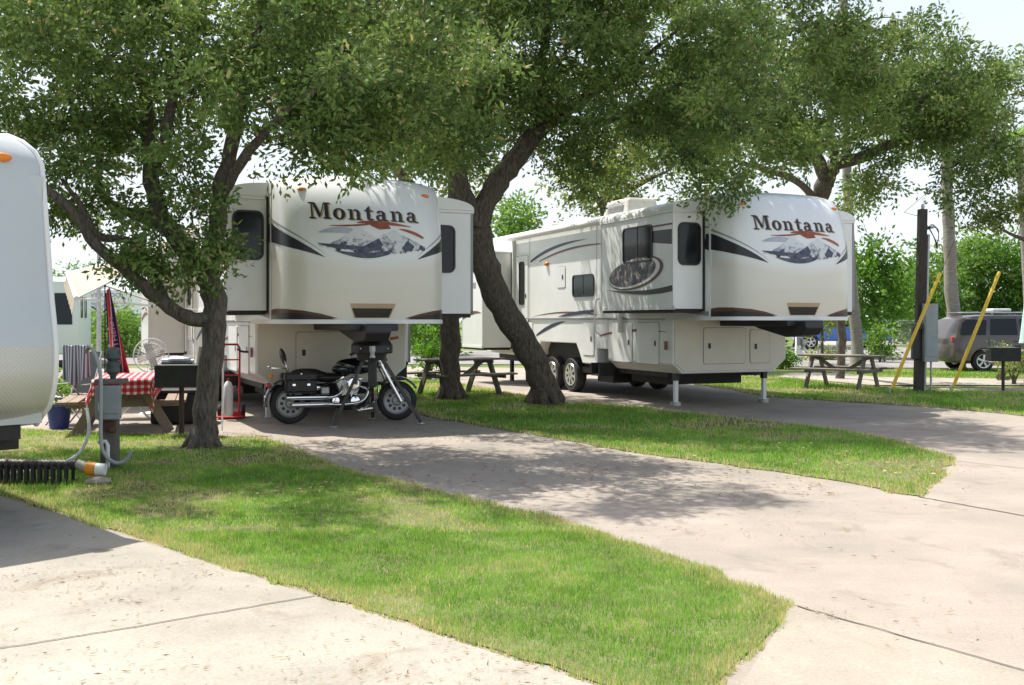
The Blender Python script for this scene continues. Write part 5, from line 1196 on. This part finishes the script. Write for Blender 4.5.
# frame and drivetrain
MB().path(smoothpts([(.05,-.09,.32),(.45,-.10,.30),(.9,-.10,.22),(1.18,-.08,.30),(1.34,-.03,.80)], 4), .02, 8).path(smoothpts([(.05,.09,.32),(.45,.10,.30),(.9,.10,.22),(1.18,.08,.30),(1.34,.03,.80)], 4), .02, 8).path([(1.34,0,.84),(1.0,0,.80),(.6,0,.62),(.05,-.09,.32)], .022, 8).build('frame', M_blackp, T, smooth=True)
def fender(c, r, w, a0, a1, m_, name, steer=0):
    mt = Matrix.Rotation(steer, 3, 'Z'); n = 22; k = 10; vs = []
    for i in range(n+1):
        a = R(a0+(a1-a0)*i/n)
        for j in range(k+1):
            q = math.pi*(j/k); rr = r*(.90+.10*math.sin(q)**.6)+.0; v = Vector((rr*math.cos(a), -w/2*math.cos(q), rr*math.sin(a))); vs.append(mt @ v+Vector(c))
    fs = [(i*(k+1)+j, i*(k+1)+j+1, (i+1)*(k+1)+j+1, (i+1)*(k+1)+j) for i in range(n) for j in range(k)]
    return MB().add(vs, fs).build(name, m_, T, smooth='full', solid=.006)
fender((-.01,0,.33), .385, .22, 40, 190, M_dkblue, 'rear_fender'); fender((1.68,0,.33), .372, .18, 30, 132, M_dkblue, 'front_fender', R(-12))
# tank, seat, bags
MB().ell((1.0,0,.87), (.30,.15,.125), 24, 14, Matrix.Rotation(.10, 3, 'Y')).ell((.86,0,.83), (.22,.12,.09), 20, 12).build('fuel_tank', M_dkblue, T, smooth=True)
MB().ell((1.02,0,.985), (.12,.05,.022)).build('tank_console', M_chrome, T, smooth=True)
MB().ell((.58,0,.70), (.26,.15,.075), 20, 12).ell((.25,0,.79), (.24,.12,.06), 20, 12).ell((.40,0,.74), (.2,.13,.07), 20, 12).build('seat', M_leather, T, smooth=True)
for s in (-1, 1):
    bg_ = MB().box((.13, s*.25, .62), (.48,.15,.30)).build('saddlebag', M_leather, T, bevel=.04); MB().box((.13, s*.262, .72), (.50,.165,.14)).build('flap', M_leather, bg_, bevel=.035)
    for x in (.02,.24): MB().box((x, s*.335, .60), (.035,.012,.20)).build('strap', M_leather, bg_); MB().box((x, s*.345, .60), (.045,.012,.03)).build('buckle', M_chrome, bg_)
    MB().ell((.13, s*.352, .765), (.018,.01,.018)).build('concho', M_chrome, bg_)
# sissy bar, rack, rear lamp
MB().path([(.0,-.10,.70),(-.08,-.10,.95),(-.13,-.08,1.12),(-.13,.08,1.12),(-.08,.10,.95),(0,.10,.70)], .011, 8).build('sissy_bar', M_chrome, T, smooth=True)
MB().ell((-.105,0,1.04), (.045,.13,.13), 16, 12, Matrix.Rotation(-.25, 3, 'Y')).build('back_pad', M_leather, T, smooth=True)
rk = MB()
for y in (-.11,-.04,.04,.11): rk.tube((-.06,y,.86),(-.30,y,.885),.010)
rk.path([(-.06,-.11,.86),(-.32,-.11,.885),(-.34,0,.888),(-.32,.11,.885),(-.06,.11,.86)], .012, 8).box((-.17,0,.865), (.24,.2,.02)); rk.build('luggage_rack', M_chrome, T, smooth=True)
MB().box((-.33,0,.60), (.06,.14,.07)).build('tail_light', M_red, T, bevel=.015); MB().ell((-.30,-.16,.74), (.035,.03,.035)).build('turn_signal', M_amber, T, smooth=True)
MB().ell((-.38,-.03,.42), (.02,.08,.03)).build('fender_trim', M_chrome, T, smooth=True)
# engine
for (x0, ang) in ((.80,-.40),(1.0,.38)):
    m = Matrix.Rotation(ang, 3, 'Y'); c = Vector((.90,-.02,.34)); cy = MB()
    for k in range(9): cy.box(c+m @ Vector((0,0,.12+k*.024)), (.15,.17,.011), m)
    cy.lathe([(.055,.05),(.055,.34)], c, 'z', 16, m); cl = cy.build('cylinder', M_alu, T); MB().box(c+m @ Vector((0,0,.37)), (.15,.15,.06), m).build('rocker_cover', M_chrome, cl, bevel=.02)
    MB().tube(c+m @ Vector((.0,-.1,.02)), c+m @ Vector((0,-.1,.34)), .011).build('pushrod_tube', M_chrome, cl, smooth=True)
MB().ell((.90,-.03,.31), (.22,.14,.13), 20, 12).box((.62,-.02,.34), (.26,.2,.18)).build('crankcase', mat('engine_black', (.03,.03,.03), .4), T, smooth=True)
MB().lathe([(.075,0),(.07,-.03),(.02,-.04)], (.98,-.15,.33), 'y').lathe([(.06,0),(.055,-.025),(.02,-.03)], (.68,-.14,.34), 'y').build('cam_cover', M_chrome, T, smooth=True)
MB().lathe([(.10,-.12),(.105,-.20),(.085,-.225),(.02,-.23)], (.95,0,.60), 'y', 26).build('air_cleaner', M_chrome, T, smooth=True)
MB().box((.52,-.12,.50), (.13,.06,.12)).build('oil_tank', M_steel, T, bevel=.02); MB().ell((.40,-.15,.55), (.05,.03,.045)).build('horn', M_chrome, T, smooth=True)
# exhausts
ex = MB(); ex.path(smoothpts([(1.05,-.10,.56),(1.18,-.15,.50),(1.10,-.19,.34),(.85,-.20,.285),(.4,-.21,.29)], 5), .024, 10); ex.path([(.62,-.21,.29),(.52,-.21,.29),(.1,-.22,.29),(.0,-.22,.29)], [.028,.042,.042,.04], 14); ex.build('exhaust_pipe', M_chrome, T, smooth=True)
ex = MB(); ex.path(smoothpts([(.80,-.10,.58),(.74,-.17,.46),(.6,-.20,.40),(.4,-.21,.40)], 5), .024, 10); ex.path([(.62,-.21,.40),(.52,-.21,.40),(.02,-.22,.405),(-.08,-.22,.405)], [.028,.042,.042,.04], 14); ex.build('exhaust_pipe', M_chrome, T, smooth=True)
MB().box((1.12,-.22,.20), (.24,.09,.02), Matrix.Rotation(-.12, 3, 'Y')).box((1.05,.22,.20), (.24,.09,.02)).build('floorboard', M_chrome, T, bevel=.006); MB().path([(.95,-.12,.22),(1.05,-.2,.18),(1.18,-.22,.26)], .012, 6).build('brake_pedal', M_chrome, T)
MB().path(smoothpts([(1.20,-.1,.28),(1.30,-.24,.34),(1.33,-.25,.55),(1.28,-.1,.66)], 5), .014, 8).build('engine_guard', M_chrome, T, smooth=True)
MB().path([(.75,.12,.22),(.70,.30,.01)], .012, 6).build('kickstand', M_steel, T)
# fork, headlamp, bars
for s in (-1, 1):
    MB().path([(1.36,s*.11,.98),(1.70,s*.10,.33)], [.032,.032], 12).path([(1.50,s*.11,.71),(1.72,s*.10,.30)], [.036,.036], 12).build('fork_tube', M_chrome, T, smooth=True)
    MB().ell((1.43,s*.24,.93), (.045,.035,.035)).build('turn_signal', M_chrome, T, smooth=True)
    MB().tube((1.18,s*.34,1.12),(1.02,s*.46,1.06),.018).build('grip', M_rubber, T, smooth=True); MB().path([(1.15,s*.36,1.12),(1.17,s*.39,1.27)], .006, 6).ell((1.17,s*.41,1.30), (.015,.065,.04)).build('mirror', M_chrome, T, smooth=True)
MB().path(smoothpts([(1.18,-.34,1.12),(1.26,-.22,1.15),(1.33,-.06,1.03),(1.33,.06,1.03),(1.26,.22,1.15),(1.18,.34,1.12)], 4), .013, 8).build('handlebar', M_chrome, T, smooth=True)
MB().lathe([(.03,-.12),(.08,-.08),(.095,.0),(.10,.03)], (1.48,0,.92), 'x', 24).build('headlight', M_chrome, T, smooth=True); MB().lathe([(.09,.0),(.06,.02),(.01,.03)], (1.508,0,.92), 'x', 24).build('headlight_lens', M_glass, T, smooth=True)
MB().box((1.39,0,.90), (.10,.26,.12)).build('fork_clamp', M_blackp, T, bevel=.02)

# ================================================================ motor vehicles
def apply_cut(o, cutters):
    for c in cutters:
        md = o.modifiers.new('b', 'BOOLEAN'); md.operation = 'DIFFERENCE'; md.object = c; md.solver = 'EXACT'
    bpy.context.view_layer.update(); dg = bpy.context.evaluated_depsgraph_get(); me = bpy.data.meshes.new_from_object(o.evaluated_get(dg)); o.modifiers.clear(); o.data = me
    for c in cutters: bpy.data.objects.remove(c)
def shell(T, st, m, name='body', wheels=(), r=.36):
    """st: stations (x, zb, zbelt, zroof, w, wr)"""
    vs = []
    for (x, zb, zt, zr, w, wr) in st:
        half = [(0,zb),(w-.08,zb),(w-.01,zb+.10),(w,zb+.3*(zt-zb)),(w,zb+.7*(zt-zb)),(w-.03,zt)]
        half += [(wr,max(zr-.09,zt+.005)),(wr-.09,max(zr-.02,zt+.01)),(wr-.3,zr+.0),(0,zr+.01)] if zr > zt+.03 else [(w-.06,zt+.01),(w-.15,zt+.02),(w-.4,zt+.03),(0,zt+.035)]
        ring = [(x, -y, z) for y, z in half]+[(x, y, z) for y, z in half[::-1][1:-1]]; vs.append(ring)
    n = len(vs[0]); fs = [tuple(range(n))[::-1], tuple((len(vs)-1)*n+k for k in range(n))]
    for i in range(len(vs)-1):
        for k in range(n): l = (k+1) % n; fs.append((i*n+k, i*n+l, (i+1)*n+l, (i+1)*n+k))
    o = MB().add([p for q in vs for p in q], fs).build(name, m, T, smooth=True)
    cut = []
    for x in wheels:
        for s in (-1, 1):
            c = MB().lathe([(r+.055,-.17),(r+.055,.2)], (x, s*(st[2][4]), r), 'y', 28).build('cut', m, None); cut.append(c)
    for c in cut: c.parent = None
    old = T.matrix_basis.copy(); T.matrix_basis = Matrix(); bpy.context.view_layer.update(); 
    if cut: apply_cut(o, cut)
    T.matrix_basis = old
    o.data.set_sharp_from_angle(angle=R(35)); return o
def glass(T, pts, w, wr, zt, zr, name='window', par=None):
    for s in (-1, 1):
        f = lambda x, z: (x, s*((w-.03)+(wr-w+.03)*(z-zt)/(zr-.09-zt)+.008), z)
        MB().add([f(*p) for p in pts], [tuple(range(len(pts)))]).build(name, M_glass, par or T)
# van
T = empty('parked_van', (13.5,31.6,0), R(2), 'silver-brown minivan with roof rack parked on the road at the right edge', 'van')
M_van = mat('pewter_paint', (.10,.082,.075), .3, metal=.3, coat=.5); M_vanlo = mat('brown_cladding', (.12,.095,.09), .4)
bo = shell(T, [(0,.42,.95,.95,.80,.6),(.04,.36,1.02,1.03,.90,.7),(.12,.30,1.05,1.30,.94,.72),(.28,.27,1.07,1.62,.96,.74),(.5,.26,1.08,1.71,.97,.75),(1.2,.26,1.08,1.76,.97,.76),(2.4,.26,1.07,1.76,.97,.76),(3.0,.26,1.06,1.70,.97,.74),(3.5,.26,1.05,1.40,.96,.72),(3.95,.27,1.03,1.06,.95,.7),(4.5,.28,.95,.95,.93,.7),(4.8,.32,.82,.82,.84,.6),(4.88,.38,.7,.7,.72,.5)], M_van, 'body', (.93,3.9), .34)
M_g = M_glass
glass(T, [(.22,1.14),(1.02,1.14),(1.12,1.60),(.50,1.62),(.34,1.52)], .97,.755,1.08,1.75); glass(T, [(1.16,1.14),(2.02,1.14),(2.04,1.64),(1.24,1.63)], .97,.76,1.08,1.76); glass(T, [(2.12,1.14),(3.3,1.13),(3.02,1.52),(2.9,1.58),(2.14,1.64)], .97,.76,1.07,1.75)
for s in (-1, 1):
    MB().bb(.05,.52,s*.968,s*.985,.36,.60).bb(1.36,3.45,s*.972,s*.99,.30,.60).build('cladding', M_vanlo, T, bevel=.01); MB().tube((.6,s*.66,1.83),(2.7,s*.66,1.83),.022).build('roof_rail', M_alu, T, smooth=True)
    MB().bb(-.01,.06,s*.84-.05,s*.84+.05,.93,1.08).build('tail_light', M_red, T, bevel=.02); MB().bb(1.1,1.11,s*.975,s*.98,.45,1.05).bb(2.06,2.07,s*.975,s*.98,.40,1.05).build('door_seam', M_black, T)
    MB().bb(1.9,2.05,s*.975,s*1.0,.93,.97).build('door_handle', M_vanlo, T, bevel=.01)
    for x in (.93,3.9): wheel(T, (x,s*.87,.34), .34, .21, 'y', 'wheel', 5, M_alu, s)
for x in (.9,1.6,2.3): MB().tube((x,-.66,1.84),(x,.66,1.84),.018).build('crossbar', M_alu, T)
MB().box((1.9,.0,1.91), (.6,.5,.10)).build('roof_box', M_trimw, T, bevel=.04)
# pickup, nose to the left
T = empty('pickup_truck', (20.6,55,0), R(180), 'bright blue pickup truck parked beyond the shrubs, behind the palm trunk', 'pickup truck')
M_bl = mat('bright_blue_paint', (.02,.13,.50), .25, coat=.8)
shell(T, [(0,.50,.80,.80,.88,.6),(.05,.48,1.16,1.16,.97,.7),(1.0,.46,1.17,1.17,.99,.7),(2.1,.46,1.17,1.17,.99,.7),(2.2,.46,1.17,1.66,.99,.72),(2.5,.46,1.17,1.80,.99,.74),(3.4,.46,1.17,1.80,.99,.74),(3.75,.46,1.16,1.60,.99,.73),(4.15,.46,1.15,1.17,.98,.7),(5.1,.46,1.08,1.08,.97,.7),(5.35,.5,.98,.98,.90,.6)], M_bl, 'body', (1.05,4.45), .40)
glass(T, [(2.32,1.22),(3.1,1.22),(3.1,1.68),(2.45,1.68)], .99,.74,1.17,1.80); glass(T, [(3.16,1.22),(3.95,1.22),(3.72,1.55),(3.5,1.68),(3.16,1.68)], .99,.74,1.17,1.80)
MB().bb(.12,2.1,-.85,.85,1.15,1.215).build('bed', M_black, T); MB().box((5.4,0,.6), (.12,1.85,.2)).box((-.05,0,.6), (.12,1.8,.16)).build('bumper', M_chrome, T, bevel=.03)
for x in (1.05,4.45):
    for s in (-1, 1): wheel(T, (x,s*.88,.40), .40, .24, 'y', 'wheel', 5, M_alu, s)
# distant trailers on the left
T = empty('distant_trailer', (-22.6,55,0), R(8), 'distant white trailer with lettered V-shaped nose seen beneath the awning', 'camper trailer', 'distant campers at the left')
v_ = [(-1.25,3.2),(-1.25,2.3),(-1.0,1.85),(-.45,1.42),(0,1.30),(.45,1.42),(1.0,1.85),(1.25,2.3),(1.25,3.2),(.9,3.3),(-.9,3.3)]
cp = MB().prism(v_, 0, 1.6, 'y').build('front_cap', M_trimw, T, bevel=.08)
MB().bb(-1.22,1.22,1.6,9,1.0,3.25).build('body', M_white, T); MB().bb(-1.15,1.15,1.7,9,.45,1.0).build('lower_body', M_cream, T); MB().bb(-1.3,.0,.4,1.6,.6,1.75).build('under_cap_shade', M_under, T, bevel=.05)  # last box is near-black to stand in for the shadow below the cap
vs, fs = text_polys('SILVERADO', .42); MB().add([(p.x*1.0, -.01, 2.86+p.y*.8) for p in vs], fs).build('lettering', M_greyv, T, fix=False)
pts = [[(-1.0,2.62),(-.2,2.55),(0,2.35),(-.1,2.25),(-.5,2.45)],[(1.0,2.62),(.2,2.55),(0,2.35),(.1,2.25),(.5,2.45)]]
decal(pts, lambda x, z: (x, -.012, z), 'emblem', M_haze, T, 0); decal([[(-.7,2.42),(-.35,2.32),(0,2.0),(.35,2.32),(.7,2.42),(.3,2.15),(0,1.8),(-.3,2.15)]], lambda x, z: (x, -.012, z), 'emblem', M_navy, T, 0)
for s in (-1, 1): wheel(T, (s*1.05,6,.38), .38, .2, 'x', 'wheel', 0, M_alu, s)
T = empty('distant_motorhome', (-15.6,33,0), R(20), 'pale green-white motorhome seen past the grey trailer nose at the left', 'motorhome', 'distant campers at the left')
M_pg = mat('pale_green_paint', (.60,.68,.62), .4)
MB().prism([(0,.45),(0,1.3),(.25,2.9),(.5,3.05),(7.5,3.05),(7.6,2.9),(7.6,.45)], -1.2, 1.2, 'x').build('body', M_pg, T, bevel=.05)
pz = lambda u, v, o: (1.2+o, u, v); window('window', T, pz, 1.0,1.7,2.0,2.4); window('window', T, pz, 3.2,1.7,4.2,2.4)
decal([[(-1.0,1.45),(1.0,1.45),(.95,2.5),(-.95,2.5)]], lambda x, z: (x, (z-1.3)*.156-.02, z), 'windshield', M_glass, T, 0)
for y in (1.3,5.6):
    for s in (-1, 1): wheel(T, (s*1.08,y,.4), .4, .24, 'x', 'wheel', 0, M_alu, s)
# ================================================================ camera, sun, sky
cam = bpy.data.cameras.new('camera'); co = bpy.data.objects.new('camera', cam); COL.objects.link(co); S.camera = co
co.location = (0,0,EYE); co.rotation_euler = (R(90),0,0); cam.sensor_width = 36; cam.lens = 36*F/1024
cam.shift_y = -(342.5-HOR)/1024; cam.clip_start = .1; cam.clip_end = 2000
SUN_EL = R(64); to = Vector((-.80,.60,0)).normalized()*math.cos(SUN_EL)+Vector((0,0,math.sin(SUN_EL)))
sl_ = bpy.data.lights.new('sun', 'SUN'); sl_.energy = 4.9; sl_.angle = R(.55); sl_.color = (1,.955,.88)
so = bpy.data.objects.new('sun', sl_); COL.objects.link(so); so.rotation_euler = to.to_track_quat('Z','Y').to_euler(); so.location = (0,0,30)
w = bpy.data.worlds.new('World'); S.world = w; w.use_nodes = True; nt = w.node_tree; bg = nt.nodes['Background']
sky = nt.nodes.new('ShaderNodeTexSky'); sky.sky_type = 'NISHITA'; sky.sun_disc = False; sky.sun_elevation = SUN_EL
sky.sun_rotation = math.atan2(to.x, to.y); sky.air_density = 1.0; sky.dust_density = 3.0; sky.ozone_density = 1.0
# thin bright haze and cloud over the whole sky, whitest low down
tc = nt.nodes.new('ShaderNodeTexCoord'); sp = nt.nodes.new('ShaderNodeSeparateXYZ'); nt.links.new(tc.outputs['Generated'], sp.inputs[0])
mr = nt.nodes.new('ShaderNodeMapRange'); mr.inputs[1].default_value = .0; mr.inputs[2].default_value = .75; mr.inputs[3].default_value = .97; mr.inputs[4].default_value = .12; nt.links.new(sp.outputs[2], mr.inputs[0])
nz = nt.nodes.new('ShaderNodeTexNoise'); nz.inputs['Scale'].default_value = 2.2; nz.inputs['Detail'].default_value = 6; nt.links.new(tc.outputs['Generated'], nz.inputs[0])
ml = nt.nodes.new('ShaderNodeMath'); ml.operation = 'MULTIPLY_ADD'; nt.links.new(nz.outputs['Fac'], ml.inputs[0]); ml.inputs[1].default_value = .5; ml.inputs[2].default_value = -.25
ad = nt.nodes.new('ShaderNodeMath'); ad.use_clamp = True; nt.links.new(mr.outputs[0], ad.inputs[0]); nt.links.new(ml.outputs[0], ad.inputs[1])
mx = nt.nodes.new('ShaderNodeMix'); mx.data_type = 'RGBA'; nt.links.new(ad.outputs[0], mx.inputs[0]); nt.links.new(sky.outputs[0], mx.inputs[6]); mx.inputs[7].default_value = (4.5,4.85,5.15,1)
nt.links.new(mx.outputs[2], bg.inputs[0]); bg.inputs[1].default_value = .15
S.view_settings.view_transform = 'Standard'; S.view_settings.look = 'None'; S.view_settings.exposure = .64; S.view_settings.gamma = 1; S.view_settings.use_curve_mapping = False
S.render.engine = 'CYCLES'; S.render.resolution_x = 1024; S.render.resolution_y = 685
S.cycles.max_bounces = 8; S.cycles.transparent_max_bounces = 4
